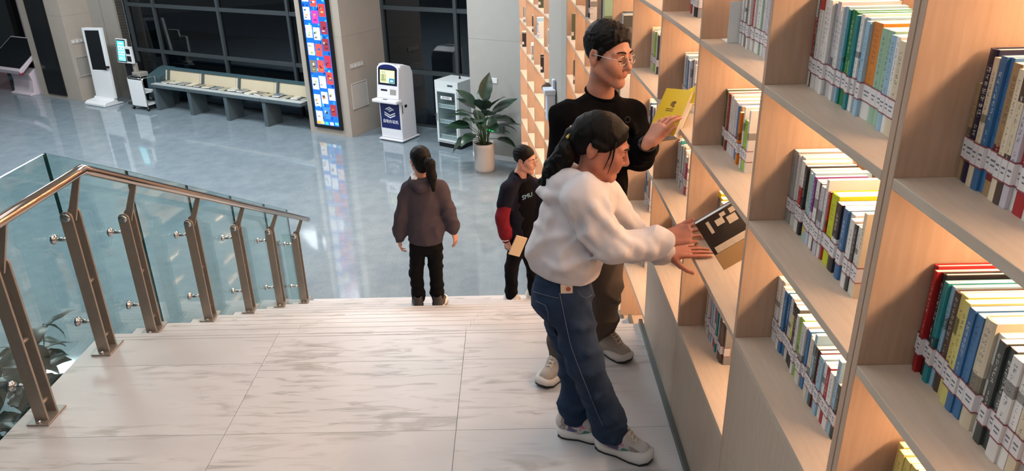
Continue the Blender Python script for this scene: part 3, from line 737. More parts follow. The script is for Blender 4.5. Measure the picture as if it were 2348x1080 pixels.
# self-service terminal: lit tablet and card reader on a grey post
t = fthing('lending_terminal', 'grey pedestal terminal with a lit cyan screen', 'kiosk', -5.72, -.08)
MB().box(.02, .56, .06, .46, .004, .05).build('base', 'grey_metal', t, bevel=.006)
MB().box(.14, .46, .12, .34, .05, 1.0).build('post', 'black_metal', t, bevel=.01)
TL = Matrix.Translation((.06, .02, 1.0)) @ Matrix.Rotation(-.12, 4, 'X')
MB().box(0, .35, 0, .045, 0, .54, M=TL).build('tablet_case', 'white_paint', t, bevel=.006)
MB().box(.02, .33, -.004, -.0005, .02, .52, M=TL).build('tablet_bezel', 'screen_black', t)
sq = [(.045, .305, .04, .495, -.006, (96, 205, 215))]
for r in range(2):
    for c in range(2): sq.append((.075+.115*c, .165+.115*c, .29-.12*r, .38-.12*r, -.0065, (215, 246, 246))); sq.append((.095+.115*c, .145+.115*c, .31-.12*r, .35-.12*r, -.007, (90, 170, 190)))
sq += [(.06, .29, .06, .14, -.0065, (150, 225, 230)), (.09, .26, .42, .45, -.0065, (220, 250, 250))]
o = colour_quads('tablet_screen', sq, t); o.data.transform(TL)
rd = MB().box(.40, .60, .02, .08, 1.0, 1.38).build('reader_case', 'white_paint', t, bevel=.006)
MB().box(.43, .57, .012, .019, 1.22, 1.33).box(.43, .57, .012, .019, 1.05, 1.17).build('reader_window', 'screen_black', rd)
MB().box(.46, .56, .08, .16, .78, 1.0).box(.44, .72, .04, .26, .70, .80).build('printer', 'warm_grey_panel', t, bevel=.012)

# book trolley
t = fthing('book_trolley', 'small white trolley beside the lending terminal', 'trolley', -5.12, -.3)
MB().box(0, .50, 0, .03, .10, .70).build('front_panel', 'white_paint', t, bevel=.004)
MB().box(.02, .48, .04, .34, .12, .15).box(.02, .48, .04, .34, .40, .43).build('tray', 'white_paint', t, bevel=.004)
for x in (.0, .50): MB().tube([(x, .015, .08), (x, .015, .72), (x, .05, .75), (x, .32, .75), (x, .35, .72), (x, .35, .08)], .014, 8).build('side_frame', 'chrome', t, smooth=True)
MB().tube([(0, .015, .74), (.5, .015, .74)], .014, 8).build('push_bar', 'chrome', t, smooth=True)
for x in (.0, .5):
    for y in (.015, .35):
        w = MB().tube([(x-.012, y, .042), (x+.012, y, .042)], .036, 14).build('castor', 'black_plastic', t, smooth=True)
        MB().box(x-.018, x+.018, y-.008, y+.008, .042, .085).build('fork', 'chrome', w)

# run of reading benches below the glazing: one unit copied, each with its tilted glass back board
mat('bench_grey', (78, 92, 98), .5, .1); mat('bench_top', (176, 184, 184), .35); mat('board_cream', (196, 186, 160), .5)
mat('rail_teal', (70, 96, 104), .3, .3)
def bench_unit(label):
    u = thing('reading_bench', label, 'bench', (0, 0, 0), 0, 'reading benches below the dark windows')
    L = 1.13
    MB().box(-.05, .05, .02, .44, 0, .53).build('leg', 'bench_grey', u, bevel=.004)
    MB().box(-.07, L-.078, 0, .46, .53, .60).build('top', 'bench_grey', u, bevel=.004)
    MB().box(-.065, L-.08, .005, .16, .6005, .608).build('front_ledge', 'bench_top', u)
    BK = Matrix.Translation((0, .40, .62)) @ Matrix.Rotation(-.25, 4, 'X')
    MB().box(-.07, L-.078, .02, .035, 0, .24, M=BK).build('back_board', 'board_cream', u)
    MB().box(-.07, L-.078, .0, .06, .241, .31, M=BK).build('top_rail', 'rail_teal', u)
    MB().box(.03, .08, -.02, .018, 0, .24, M=BK).build('stile', 'bench_grey', u)
    return u
b0 = bench_unit('grey reading bench, leftmost of the row below the dark windows')
blabs = ['', 'grey reading bench, second from left below the dark windows', 'grey reading bench, third from left below the dark windows', 'grey reading bench touching the screen column']
for k in range(4):
    u = b0 if k == 0 else copy_tree(b0)
    u.location = fw(-4.50+1.13*k, -.14); u.rotation_euler = (0, 0, FANG)
    if k: u['label'] = blabs[k]
eb = fthing('bench_end', 'low grey sloped end box at the left of the reading benches', 'bench', -5.02, .0)
side_prism(MB(), [(.10, .2), (.62, .2), (.62, .86), (.5, .84), (.12, .70)], 0, .44).build('panel', 'rail_teal', eb, bevel=.01)
MB().box(.02, .43, .14, .56, 0, .2).build('plinth', 'bench_grey', eb)
rb = random.Random(3); bc = [(150, 148, 130), (190, 186, 172), (120, 128, 124), (205, 198, 178), (110, 100, 90), (168, 160, 130), (90, 110, 120)]
for k in range(17):
    s = -4.42+k*.262+rb.uniform(-.02, .02); w, d, h = rb.uniform(.15, .2), rb.uniform(.20, .23), rb.uniform(.012, .03)
    c = bc[k % 7]; nm = ['olive', 'pale', 'slate', 'cream', 'brown', 'khaki', 'blue grey'][k % 7]
    o = thing('bench_book', '%s book lying flat on the reading benches, %s from left' % (nm, ORD[k]), 'book', fw(s, .02+rb.uniform(0, .04), .6095), FANG+rb.uniform(-.25, .25), 'books lying on the reading benches')
    cv = MB().box(0, w, 0, d, 0, .0015).box(0, w, 0, d, h-.0015, h).box(0, .002, 0, d, .0015, h-.0015).build('cover', 'book_cover', o); cv.color = srgb(*c)
    MB().box(.0025, w-.003, .003, d-.003, .0017, h-.0017).build('page_block', 'page_edge', o)

# certificate kiosk
t = fthing('certificate_kiosk', 'white and navy self-service kiosk with a lit screen', 'kiosk', 1.70, .15, math.radians(-2))
W = .52
def front_y(z): return .0 if z < .78 else (z-.78)*.10
bodyp = [(-.0, .05), (.46, .05), (.46, 1.28), (.40, 1.40), (.20, 1.47), (.085, 1.47), (.0, .80)]
side_prism(MB(), bodyp, 0, W).build('body', 'kiosk_white', t, bevel=.02)
arch = [(W/2+W/2*.98*math.cos(a), 1.36+.14*math.sin(a)) for a in [math.pi*k/10 for k in range(11)]]
KT = Matrix.Translation((0, -.0, .84)) @ Matrix.Rotation(-.125, 4, 'X')
hd = [(.0, .0), (W, .0)]+[(W/2+W/2*math.cos(a), .56+.10*math.sin(a)) for a in [math.pi*k/12 for k in range(13)]]
v = [(x, -.035, z) for x, z in hd]+[(x, .04, z) for x, z in hd]; n = len(hd)
m = MB().raw(v, [list(range(n)), list(range(n, 2*n))[::-1]]+[[i, n+i, n+(i+1) % n, (i+1) % n] for i in range(n)]); o = m.build('head_panel', 'kiosk_white', t, bevel=.008); o.data.transform(KT)
hb_ = [(.035, .25), (W-.035, .25)]+[(W/2+(W/2-.035)*math.cos(a), .55+.085*math.sin(a)) for a in [math.pi*k/12 for k in range(13)]]
v = [(x, -.039, z) for x, z in hb_]+[(x, -.0355, z) for x, z in hb_]; n = len(hb_)
o = MB().raw(v, [list(range(n)), list(range(n, 2*n))[::-1]]+[[i, n+i, n+(i+1) % n, (i+1) % n] for i in range(n)]).build('bezel', 'kiosk_blue', t); o.data.transform(KT)
o = MB().box(.05, W-.05, -.043, -.0395, .265, .555).build('screen_frame', 'black_plastic', t); o.data.transform(KT)
sq = [(.085, W-.085, .29, .53, -.045, (214, 226, 176)), (.10, .24, .31, .46, -.0455, (172, 178, 130)), (.15, .17, .33, .45, -.046, (110, 120, 80)), (.11, .22, .34, .36, -.0462, (140, 150, 100)), (.30, W-.09, .295, .385, -.0455, (60, 130, 160)), (.33, W-.12, .32, .35, -.046, (190, 226, 230)), (.12, .22, .48, .50, -.0455, (150, 160, 120))]
o = colour_quads('screen_image', sq, t); o.data.transform(KT)
o = MB().box(.10, .25, -.04, -.0355, .14, .17).build('card_slot', 'black_plastic', t); o.data.transform(KT)
o = MB().box(.32, .46, -.04, -.0355, .08, .18).build('reader_pad', 'warm_grey_panel', t); o.data.transform(KT)
MB().box(-.035, W+.035, -.16, .03, .775, .84).build('ledge', 'kiosk_white', t, bevel=.018)
MB().box(.20, .30, -.125, -.08, .8405, .845).build('paper_slot', 'grey_metal', t)
MB().box(.03, W-.03, -.004, -.0003, .25, .74).build('navy_panel', 'kiosk_blue', t)
MB().box(-.03, W+.03, -.05, .50, .02, .05).build('plinth_plate', 'kiosk_white', t, bevel=.006)
MB().box(.0, W, -.02, .47, .0, .02).build('plinth', 'black_plastic', t)
MB().box(W+.0005, W+.005, .05, .065, .56, .72).box(W+.0005, W+.005, .13, .20, .66, .71).build('side_port', 'black_plastic', t)
# emblem: stacked sheets
em = MB(); cx, cz = W/2-.005, .565
def sheet(dz, th, hollow=True):
    a = .13; b = .055
    pts = [(cx-a, cz+dz), (cx, cz+dz-b), (cx+a, cz+dz)]
    for p, q in zip(pts, pts[1:]):
        em.raw([(p[0], -.0065, p[1]), (q[0], -.0065, q[1]), (q[0], -.0065, q[1]+th), (p[0], -.0065, p[1]+th), (p[0], -.0045, p[1]), (q[0], -.0045, q[1]), (q[0], -.0045, q[1]+th), (p[0], -.0045, p[1]+th)], [[0, 1, 2, 3], [7, 6, 5, 4], [0, 4, 5, 1], [2, 6, 7, 3]])
sheet(-.055, .022); sheet(-.012, .022)
for (p, q) in (((cx-.10, cz+.045), (cx+.0, cz+.095)), ((cx+.0, cz+.095), (cx+.10, cz+.045)), ((cx-.05, cz+.035), (cx+.03, cz+.07)), ((cx-.02, cz+.01), (cx+.06, cz+.045))):
    em.raw([(p[0], -.0065, p[1]), (q[0], -.0065, q[1]), (q[0], -.0065, q[1]+.02), (p[0], -.0065, p[1]+.02), (p[0], -.0045, p[1]), (q[0], -.0045, q[1]), (q[0], -.0045, q[1]+.02), (p[0], -.0045, p[1]+.02)], [[0, 1, 2, 3], [7, 6, 5, 4], [0, 4, 5, 1], [2, 6, 7, 3]])
em.build('emblem', 'ink_white', t)
text('lettering', '自助办证机', .075, 'ink_white', t, Matrix.Translation((W/2, -.006, .385)) @ RX90)

# book steriliser cabinet
mat('cabinet_white', (208, 216, 218), .35)
t = fthing('book_steriliser', 'white glass-fronted cabinet with perforated shelves beside the potted plant', 'cabinet', 2.96, .24, math.radians(-6))
W, D_, Hh = .54, .50, 1.26
cb = MB().box(0, .02, 0, D_, .09, Hh).box(W-.02, W, 0, D_, .09, Hh).box(.02, W-.02, D_-.02, D_, .09, Hh).box(.02, W-.02, .0, D_-.02, Hh-.16, Hh).box(.02, W-.02, 0, D_-.02, .09, .13)
cb.build('casing', 'cabinet_white', t)
MB().box(.015, W-.015, .02, D_, 0, .09).build('plinth', 'black_metal', t)
MB().box(.30, .42, -.004, -.0003, Hh-.09, Hh-.06).build('control_panel', 'grey_metal', t)
dr = MB()
for a in ((.02, .06, .13, 1.10), (W-.06, W-.02, .13, 1.10), (.06, W-.06, .13, .17), (.06, W-.06, 1.06, 1.10)): dr.box(a[0], a[1], -.02, -.0005, a[2], a[3])
dr = dr.build('door', 'cabinet_white', t, bevel=.002)
MB().box(.06, W-.06, -.014, -.008, .17, 1.06).build('glass', 'clear_glass', dr)
MB().box(.03, .045, -.05, -.021, .52, .66).build('handle', 'chrome', dr)
MB().box(.14, W-.14, -.0165, -.0145, .93, .985).build('sign_plate', 'white_paint', dr)
text('lettering', '图书杀菌机', .036, 'black_plastic', dr, Matrix.Translation((W/2, -.0172, .956)) @ RX90, .0004)
for z in (.17, .46, .75):
    sh = MB().box(.03, W-.03, .02, D_-.03, z, z+.012).box(.03, W-.03, .02, .032, z+.012, z+.075).build('rack', 'cabinet_white', t)
    h = MB()
    for r in range(2):
        for k in range(12): h.box(.055+k*.037, .075+k*.037, .0185, .0197, z+.022+.025*r, z+.036+.025*r)
    h.build('perforations', 'black_metal', sh); sh.children[0]['kind'] = 'stuff'
MB().lathe([(.018, 0), (.02, .02), (.012, .05)], 12, c=(.36, .3, Hh+.0005)).build('top_lamp', 'black_plastic', t, smooth=True)

# sockets and exit sign on the corner wall
t = fthing('wall_socket', 'white double wall socket on the grey stone wall above the plant', 'socket', 4.25, 0, z=1.37)
MB().box(0, .18, -.012, -.0005, 0, .09).build('plate', 'white_paint', t, bevel=.003)
MB().box(.03, .07, -.05, -.0125, .02, .06).build('plug', 'black_plastic', t, bevel=.004)
mat('exit_green', (20, 190, 96), .5, emit=1.3)
t = fthing('exit_sign', 'small green lit exit sign low on the wall behind the plant', 'sign', 4.18, 0, z=.50)
MB().box(0, .36, -.02, -.0005, 0, .13).build('case', 'trim_metal', t, bevel=.003)
MB().box(.01, .22, -.023, -.0205, .012, .118).build('lit_panel', 'exit_green', t)
ar = MB().box(.03, .10, -.0245, -.0232, .055, .075)
ar.raw([(.10, -.0245, .035), (.14, -.0245, .065), (.10, -.0245, .095), (.10, -.0232, .035), (.14, -.0232, .065), (.10, -.0232, .095)], [[0, 1, 2], [5, 4, 3], [0, 3, 4, 1], [1, 4, 5, 2], [2, 5, 3, 0]])
ar.box(.165, .185, -.0245, -.0232, .03, .10); ar.build('arrow', 'ink_white', t)
t = fthing('baseboard_corner', None, None, 3.88, 0); t['kind'] = 'structure'
MB().box(.0, 1.05, -.012, -.0005, 0, .08).build('strip', 'white_paint', t)

# potted plant
def leaf_mesh(name, L, Wd, bend, m, n=9, fold=.18):
    v = []; f = []
    for i in range(n+1):
        q = i/n; w = Wd*math.sin(math.pi*min(1, q*1.02)**.8)**.85*.5 if 0 < q < 1 else .002
        y = L*q*math.cos(bend*q*.6); z = -L*bend*.5*q*q
        for j in (-1, -.5, 0, .5, 1): v.append((w*j, y, z+abs(j)*w*fold+.004*math.sin(q*18)*abs(j)))
    for i in range(n):
        for j in range(4): a = i*5+j; f.append([a, a+1, a+6, a+5])
    nv = len(v); v += [(x, y, z-.0012) for x, y, z in v]; f += [[q+nv for q in r][::-1] for r in f]
    me = bpy.data.meshes.new(name); me.from_pydata(v, [], f); me.materials.append(MATS[m])
    me.polygons.foreach_set('use_smooth', [True]*len(me.polygons)); me.update(); return me
mat('leaf_green', (24, 50, 34), .32, 0, .35, 6); mat('stem_green', (66, 92, 60), .5); mat('soil', (40, 32, 26), .9); mat('pot_white', (206, 196, 190), .3)
pl = thing('potted_plant', 'broad-leaved green plant in a white pot by the corner wall', 'plant', (-.52, 12.30, LOBBY))
MB().lathe([(.145, 0), (.16, .015), (.172, .06), (.175, .44), (.19, .46), (.19, .5), (.165, .5), (.155, .46)], 32).build('pot', 'pot_white', pl, smooth=True)
MB().lathe([(.0, .455), (.157, .456), (.157, .470), (.0, .474)], 24).build('soil', 'soil', pl)
rp = random.Random(11)
lm = [leaf_mesh('leaf', .44, .25, .45, 'leaf_green'), leaf_mesh('leaf', .38, .21, .9, 'leaf_green'), leaf_mesh('leaf', .48, .23, .2, 'leaf_green')]
spec = [(-1.45, .95, .9, 0), (-1.25, .72, 1.0, 2), (-.9, 1.05, .6, 0), (-2.0, .62, 1.15, 1), (1.75, .9, .8, 1), (.2, 1.12, .12, 0), (.05, 1.2, -.12, 2), (1.5, .78, .95, 1), (1.3, 1.0, .5, 2), (1.9, .58, 1.0, 1), (2.4, .75, .8, 0), (2.9, 1.0, .5, 0), (-2.6, .9, .7, 2), (-1.7, .55, 1.3, 1), (3.1, .95, .7, 1), (.7, .72, .15, 1), (-.4, .8, .2, 1), (-3.0, 1.1, .4, 2), (1.9, 1.05, .45, 0), (-1.0, .55, .9, 1), (.0, .65, .15, 1),
        (-1.6, .80, .95, 0), (-2.3, 1.0, .55, 0), (2.0, .82, .9, 2), (2.7, .86, .8, 1), (-2.9, .92, .7, 0), (3.0, 1.08, .4, 2), (-1.1, 1.12, .3, 0), (2.2, 1.1, .3, 0), (-2.5, .70, 1.0, 1)]
for k, (az, hgt, tilt, mi) in enumerate(spec):
    dx, dy = math.sin(az), math.cos(az); r0 = .06; out = .10+.16*max(0, tilt)*.8
    p0 = Vector((dx*r0*rp.uniform(.2, 1), dy*r0, .46)); p2 = Vector((dx*out, dy*out, hgt)); p1 = (p0+p2)/2+Vector((-dx*.03, -dy*.03, .06))
    MB().tube([p0, p1, p2], [.008, .006, .005], 6).build('stem', 'stem_green', pl, smooth=True)
    o = link('leaf', lm[mi], pl); o.location = p2
    o.rotation_euler = (math.radians(66)-tilt*1.05, rp.uniform(-.4, .4), -az)
# leafy shrub down in the lobby, seen through the railing glass
sh = thing('leafy_shrub', 'dark leafy shrub below the landing behind the railing glass', 'plant', (-3.08, 3.92, LOBBY))
MB().lathe([(.25, 0), (.30, .05), (.34, .55), (.30, .55)], 28).build('planter', 'bench_grey', sh, smooth=True)
MB().lathe([(.0, .50), (.30, .50), (.30, .52), (.0, .53)], 20).build('soil', 'soil', sh)
mat('shrub_green', (22, 46, 34), .35, 0, .3, 8)
ls = [leaf_mesh('leaf', .20, .095, .7, 'shrub_green', 5), leaf_mesh('leaf', .17, .085, 1.1, 'shrub_green', 5), leaf_mesh('leaf', .22, .10, .4, 'shrub_green', 5)]
rs = random.Random(4); tips = []
for k in range(26):
    az = rs.uniform(0, 6.28); r = rs.uniform(.15, .58); h = rs.uniform(1.25, 1.95)-.4*r
    p = [Vector((math.sin(az)*.1*rs.random(), math.cos(az)*.1*rs.random(), .5)), Vector((math.sin(az)*r*.45, math.cos(az)*r*.45, .5+(h-.5)*.65)), Vector((math.sin(az)*r, math.cos(az)*r, h))]
    MB().tube(p, [.010, .007, .003], 5).build('stem', 'stem_green', sh, smooth=True); tips.append((p, az))
for k in range(290):
    p, az = tips[k % 26]; q = rs.uniform(.55, 1.0)
    pos = p[0].lerp(p[1], q*2) if q < .5 else p[1].lerp(p[2], (q-.5)*2)
    o = link('leaf', ls[k % 3], sh); o.location = pos
    o.rotation_euler = (rs.uniform(-.5, .6), rs.uniform(-.6, .6), rs.uniform(0, 6.28))
# white dispenser hanging on the grey pier
pier = (wx(8.55)-.033, 8.55, 0)
q = at(1290, 212, 8.4)
ds = thing('wall_dispenser', 'small white dispenser with a round brown sensor on the grey pier', 'dispenser', (wx(8.45)-.03, 8.36, q.z))
ds.rotation_euler = (0, 0, -math.atan2(CX[8]-CX[7], CY[8]-CY[7]))
mat('disp_white', (196, 206, 218), .3); mat('disp_brown', (96, 70, 56), .4)
MB().box(-.10, -.002, -.075, .075, -.30, .0).build('body', 'disp_white', ds, bevel=.012)
MB().box(-.13, -.002, -.09, .09, .0, .06).build('lid', 'disp_white', ds, bevel=.01)
MB().box(-.03, -.002, -.04, .04, .06, .16).build('bracket', 'disp_white', ds, bevel=.006)
MB().lathe([(.0, -.02), (.05, -.02), (.055, 0), (.04, .02), (.0, .022)], 16, M=Matrix.Translation((-.08, .11, .05)) @ RX90).build('sensor', 'disp_brown', ds, smooth=True)
# ------------------------------------------------------------------ figures: smooth blended volumes turned into one surface
class Field:
    def __init__(s, lo, hi, h):
        s.lo = np.array(lo, float); s.h = h
        s.n = np.maximum(4, np.ceil((np.array(hi)-s.lo)/h).astype(int)+1)
        s.D = np.full(s.n, .5, np.float32)
        s.ax = [s.lo[i]+h*np.arange(s.n[i]) for i in range(3)]
    def region(s, lo, hi):
        a = np.clip(np.floor((np.array(lo)-s.lo)/s.h).astype(int), 0, s.n-1); b = np.clip(np.ceil((np.array(hi)-s.lo)/s.h).astype(int)+1, 1, s.n)
        if np.any(b <= a): return None, None
        sl = tuple(slice(i, j) for i, j in zip(a, b))
        X = np.meshgrid(*[s.ax[i][sl[i]] for i in range(3)], indexing='ij')
        return sl, X
    def put(s, sl, d, k, cut=False):
        o = s.D[sl]; d = d.astype(np.float32)
        if cut:
            d = -d
            hh = np.maximum(k-np.abs(o-d), 0)/k; s.D[sl] = np.maximum(o, d)+hh*hh*k*.25
        else:
            hh = np.maximum(k-np.abs(o-d), 0)/k; s.D[sl] = np.minimum(o, d)-hh*hh*k*.25
    def cone(s, a, b, ra, rb, k=.02, flat=None, cut=False):
        """tapered capsule; flat=(axis, factor) squeezes it along an axis"""
        a = np.array(a, float); b = np.array(b, float); R = max(ra, rb)+k+3*s.h
        sl, X = s.region(np.minimum(a, b)-R*1.0, np.maximum(a, b)+R*1.0)
        if sl is None: return
        P = [X[i]-a[i] for i in range(3)]; ab = b-a
        g = 1.0
        if flat is not None:
            n = np.array(flat[0], float); n = n/np.linalg.norm(n); g = flat[1]
            q = (P[0]*n[0]+P[1]*n[1]+P[2]*n[2]); qa = ab@n
            P = [P[i]+n[i]*q*(g-1) for i in range(3)]; ab = ab+n*qa*(g-1)
        L2 = max(ab@ab, 1e-9)
        t = np.clip((P[0]*ab[0]+P[1]*ab[1]+P[2]*ab[2])/L2, 0, 1)
        d = np.sqrt(sum((P[i]-ab[i]*t)**2 for i in range(3)))-(ra+(rb-ra)*t)
        s.put(sl, d, k, cut)
    def chain(s, pts, k=.02, flat=None):
        for (p, r), (q, t) in zip(pts, pts[1:]): s.cone(p, q, r, t, k, flat)
    def ell(s, c, r, k=.02, R=None, cut=False):
        c = np.array(c, float); r = np.array(r, float); m = max(r)+k+3*s.h
        sl, X = s.region(c-m, c+m)
        if sl is None: return
        P = np.stack([X[i]-c[i] for i in range(3)], -1)
        if R is not None: P = P @ np.array(R, float)           # columns of R are the local axes
        q = P/r; l = np.sqrt((q*q).sum(-1)); l2 = np.sqrt(((P/(r*r))**2).sum(-1))+1e-9
        s.put(sl, l*(l-1)/l2, k, cut)
    def plane_cut(s, p, n):
        X = np.meshgrid(*s.ax, indexing='ij'); n = np.array(n, float); n /= np.linalg.norm(n)
        d = sum((X[i]-p[i])*n[i] for i in range(3)); s.D = np.maximum(s.D, d.astype(np.float32))
    def wrinkle(s, amp, freq, seed=0, dirs=None):
        rng = np.random.RandomState(seed)
        m = np.abs(s.D) < .03
        ii = np.argwhere(m); P = s.lo+ii*s.h
        w = np.zeros(len(P))
        for q in range(5):
            v = rng.normal(size=3)
            if dirs is not None: v = v*np.array(dirs)
            v = v/np.linalg.norm(v)*freq*rng.uniform(.6, 1.5)
            u = rng.normal(size=3)*freq*.3; u2 = rng.normal(size=3)*freq*.25
            ph = P @ v+1.9*np.sin(P @ u+rng.uniform(0, 6))+rng.uniform(0, 6)
            g = .5+.5*np.sin(P @ u2+rng.uniform(0, 6))
            w += g*(1-np.abs(np.sin(ph*.5)))**2.2
        w = (w-w.mean())/(w.std()+1e-9); w = np.clip(w, -1.2, 3)
        s.D[tuple(ii.T)] -= (amp*w).astype(np.float32)
    def val(s, P):
        i = np.clip(np.round((P-s.lo)/s.h).astype(int), 0, s.n-1); return s.D[tuple(i.T)]
    def hit(s, px, py, y0, y1):
        """first point of the surface on the line of sight of a pixel, between two depths"""
        a, b = V3(at(px, py, y0)), V3(at(px, py, y1)); t = np.linspace(0, 1, 400)[:, None]
        P = a+(b-a)*t; d = s.val(P); k = np.argmax(d < 0)
        return P[k] if d[k] < 0 else None
    def folds(s, lines, y0, y1, r=.010, k=.024, sink=.003, crease=0):
        for ln in lines:
            pts = [s.hit(x, y, y0, y1) for x, y in ln]
            pts = [p for p in pts if p is not None]
            v = unit(V3(at(ln[0][0], ln[0][1], y1))-V3(at(ln[0][0], ln[0][1], y0)))
            n = len(pts)
            for i in range(n-1):
                q0 = math.sin(math.pi*(i+.35)/(n-.3)); q1 = math.sin(math.pi*(i+1.0)/(n-.0+.0001)) if i < n-2 else .45
                s.cone(pts[i]+v*sink, pts[i+1]+v*sink, r*max(.4, q0), r*max(.4, q1), k)
            if crease:
                off = V3(.011, 0, -.013)
                for i in range(n-1): s.cone(pts[i]+off-v*.003, pts[i+1]+off-v*.003, crease*.7, crease*.7, .014, None, True)
    def groove(s, p, n, lo, hi, w=.0035, depth=.0035, side=1):
        """a stitched line: shallow groove where a plane meets the cloth, inside a box"""
        m = np.abs(s.D) < .02; ii = np.argwhere(m); P = s.lo+ii*s.h
        d = np.abs((P-V3(p)) @ unit(n)); ok = np.all((P > lo) & (P < hi), 1)
        s.D[tuple(ii.T)] += (ok*np.clip(1-d/w, 0, 1)*depth).astype(np.float32)
    def mesh(s):
        D = s.D; S = D < 0
        c = np.zeros(np.array(D.shape)-1, np.int8)
        for dx in (0, 1):
            for dy in (0, 1):
                for dz in (0, 1):
                    c += S[dx:D.shape[0]-1+dx, dy:D.shape[1]-1+dy, dz:D.shape[2]-1+dz]
        act = np.argwhere((c > 0) & (c < 8)); idx = -np.ones(c.shape, np.int64); idx[tuple(act.T)] = np.arange(len(act))
        acc = np.zeros((len(act), 3)); cnt = np.zeros(len(act))
        for ax in range(3):
            o1, o2 = [i for i in range(3) if i != ax]
            for u in (0, 1):
                for v in (0, 1):
                    p = act.copy(); p[:, o1] += u; p[:, o2] += v; q = p.copy(); q[:, ax] += 1
                    a = D[tuple(p.T)]; b = D[tuple(q.T)]; m = (a < 0) != (b < 0)
                    t = np.where(m, a/np.where(m, a-b, 1), 0)
                    pos = p.astype(float); pos[:, ax] += t
                    acc[m] += pos[m]; cnt[m] += 1
        V = s.lo+(acc/np.maximum(cnt, 1)[:, None])*s.h
        F = []
        for ax in range(3):
            o1, o2 = [(1, 2), (2, 0), (0, 1)][ax]
            sl = [slice(None)]*3; sl2 = [slice(None)]*3
            sl[ax] = slice(0, -1); sl2[ax] = slice(1, None)
            a = S[tuple(sl)]; b = S[tuple(sl2)]
            e = np.argwhere(a != b)
            e = e[(e[:, o1] > 0) & (e[:, o2] > 0) & (e[:, o1] < D.shape[o1]-1) & (e[:, o2] < D.shape[o2]-1)]
            if not len(e): continue
            q = []
            for du, dv in ((0, 0), (-1, 0), (-1, -1), (0, -1)):
                p = e.copy(); p[:, o1] += du; p[:, o2] += dv; q.append(idx[tuple(p.T)])
            q = np.stack(q, 1); ins = a[tuple(e.T)]
            q[~ins] = q[~ins][:, ::-1]; F.append(q)
        F = np.concatenate(F) if F else np.zeros((0, 4), int)
        F = F[(F >= 0).all(1)]
        return V, F
def field_mesh(name, parts, m, parent=None, smooth_it=1):
    """join one or more surfaces in one mesh object"""
    Vs, Fs, n = [], [], 0
    for V, F in parts:
        for _ in range(smooth_it):
            acc = np.zeros_like(V); cnt = np.zeros(len(V))
            for i in range(4):
                a, b = F[:, i], F[:, (i+1) % 4]
                np.add.at(acc, a, V[b]); np.add.at(cnt, a, 1)
            V = V*.5+.5*acc/np.maximum(cnt, 1)[:, None]
        Vs.append(V); Fs.append(F+n); n += len(V)
    V = np.concatenate(Vs); F = np.concatenate(Fs)
    me = bpy.data.meshes.new(name); me.vertices.add(len(V)); me.vertices.foreach_set('co', V.ravel())
    me.loops.add(len(F)*4); me.loops.foreach_set('vertex_index', F.ravel().astype(np.int32))
    me.polygons.add(len(F)); me.polygons.foreach_set('loop_start', np.arange(0, len(F)*4, 4, dtype=np.int32))
    me.polygons.foreach_set('use_smooth', np.ones(len(F), bool))
    me.materials.append(MATS[m]); me.update(calc_edges=True); me.validate()
    return link(name, me, parent)
def V3(*a): return np.array(a if len(a) == 3 else a[0], float)
def unit(v): v = np.array(v, float); return v/np.linalg.norm(v)

def frame(f, up=(0, 0, 1)):
    f = unit(f); r = unit(np.cross(f, up)); u = np.cross(r, f)
    return r, f, u
class Head:
    """head in its own axes: x to the person's right hand, y forward, z up; s scales"""
    def __init__(s, c, f, up=(0, 0, 1), sc=1.0): s.c = V3(c); s.r, s.f, s.u = frame(f, up); s.s = sc
    def p(s, x, y, z): return s.c+(s.r*x+s.f*y+s.u*z)*s.s
    @property
    def R(s): return np.stack([s.r, s.f, s.u], 1)
def head_surface(H, neck, h=.0035, female=False, neck_r=.052, ear=0.0):
    k = H.s
    lo = H.c-.17*k; hi = H.c+.17*k; nb = V3(neck)
    F = Field(np.minimum(lo, nb-.09), np.maximum(hi, nb+.09), h)
    e = lambda c, r, kk=.02, cut=False: F.ell(H.p(*c), np.array(r)*k, kk, H.R, cut)
    c = lambda a, b, ra, rb, kk=.015, cut=False: F.cone(H.p(*a), H.p(*b), ra*k, rb*k, kk, None, cut)
    e((0, -.014, .036), (.074, .093, .080), .01)
    e((0, .022, -.020), (.062, .066, .080), .03)
    w = .050 if female else .055
    for q in (-1, 1):
        c((q*w, -.002, -.052), (q*.011, .068, -.097), .021, .017, .03)
        c((q*.045, .058, -.016), (q*.030, .072, -.040), .026, .022, .025)      # cheek
        c((q*.014, .084, .030), (q*.048, .068, .026), .0105, .009, .014)       # brow ridge
        e((q*.031, .090, .008), (.016, .010, .010), .012, True)                # eye socket
        e((q*.031, .0765, .006), (.0150, .0115, .0115), .005)                  # lid over the eye
        e((q*.0125, .094, -.031), (.0085, .010, .0075), .007)                  # nostril wing
        # ear
        e((q*.077, -.012+ear, .000), (.0085, .021, .033), .007)
        e((q*.0845, -.009+ear, .004), (.0060, .011, .019), .003, True)
        e((q*.076, -.010+ear, -.026), (.007, .011, .012), .006)
    e((0, .073, -.094), (.019, .015, .016), .02)                               # chin
    c((0, .082, .022), (0, .108, -.024), .0075, .0115, .012)                   # nose
    e((0, .104, -.027), (.0115, .0105, .0095), .008)
    c((-.016, .086, -.052), (.016, .086, -.052), .0075, .0075, .010)           # lips
    c((-.013, .085, -.064), (.013, .085, -.064), .0075, .0075, .010)
    c((-.021, .097, -.0580), (.021, .097, -.0580), .0022, .0022, .004, True)    # mouth line
    F.cone(H.p(0, -.018, -.055), nb, .050*k if not female else .043*k, neck_r, .03)
    F.cone(nb, nb+V3(0, 0, -.06), neck_r, neck_r*1.2, .02)
    return F.mesh()
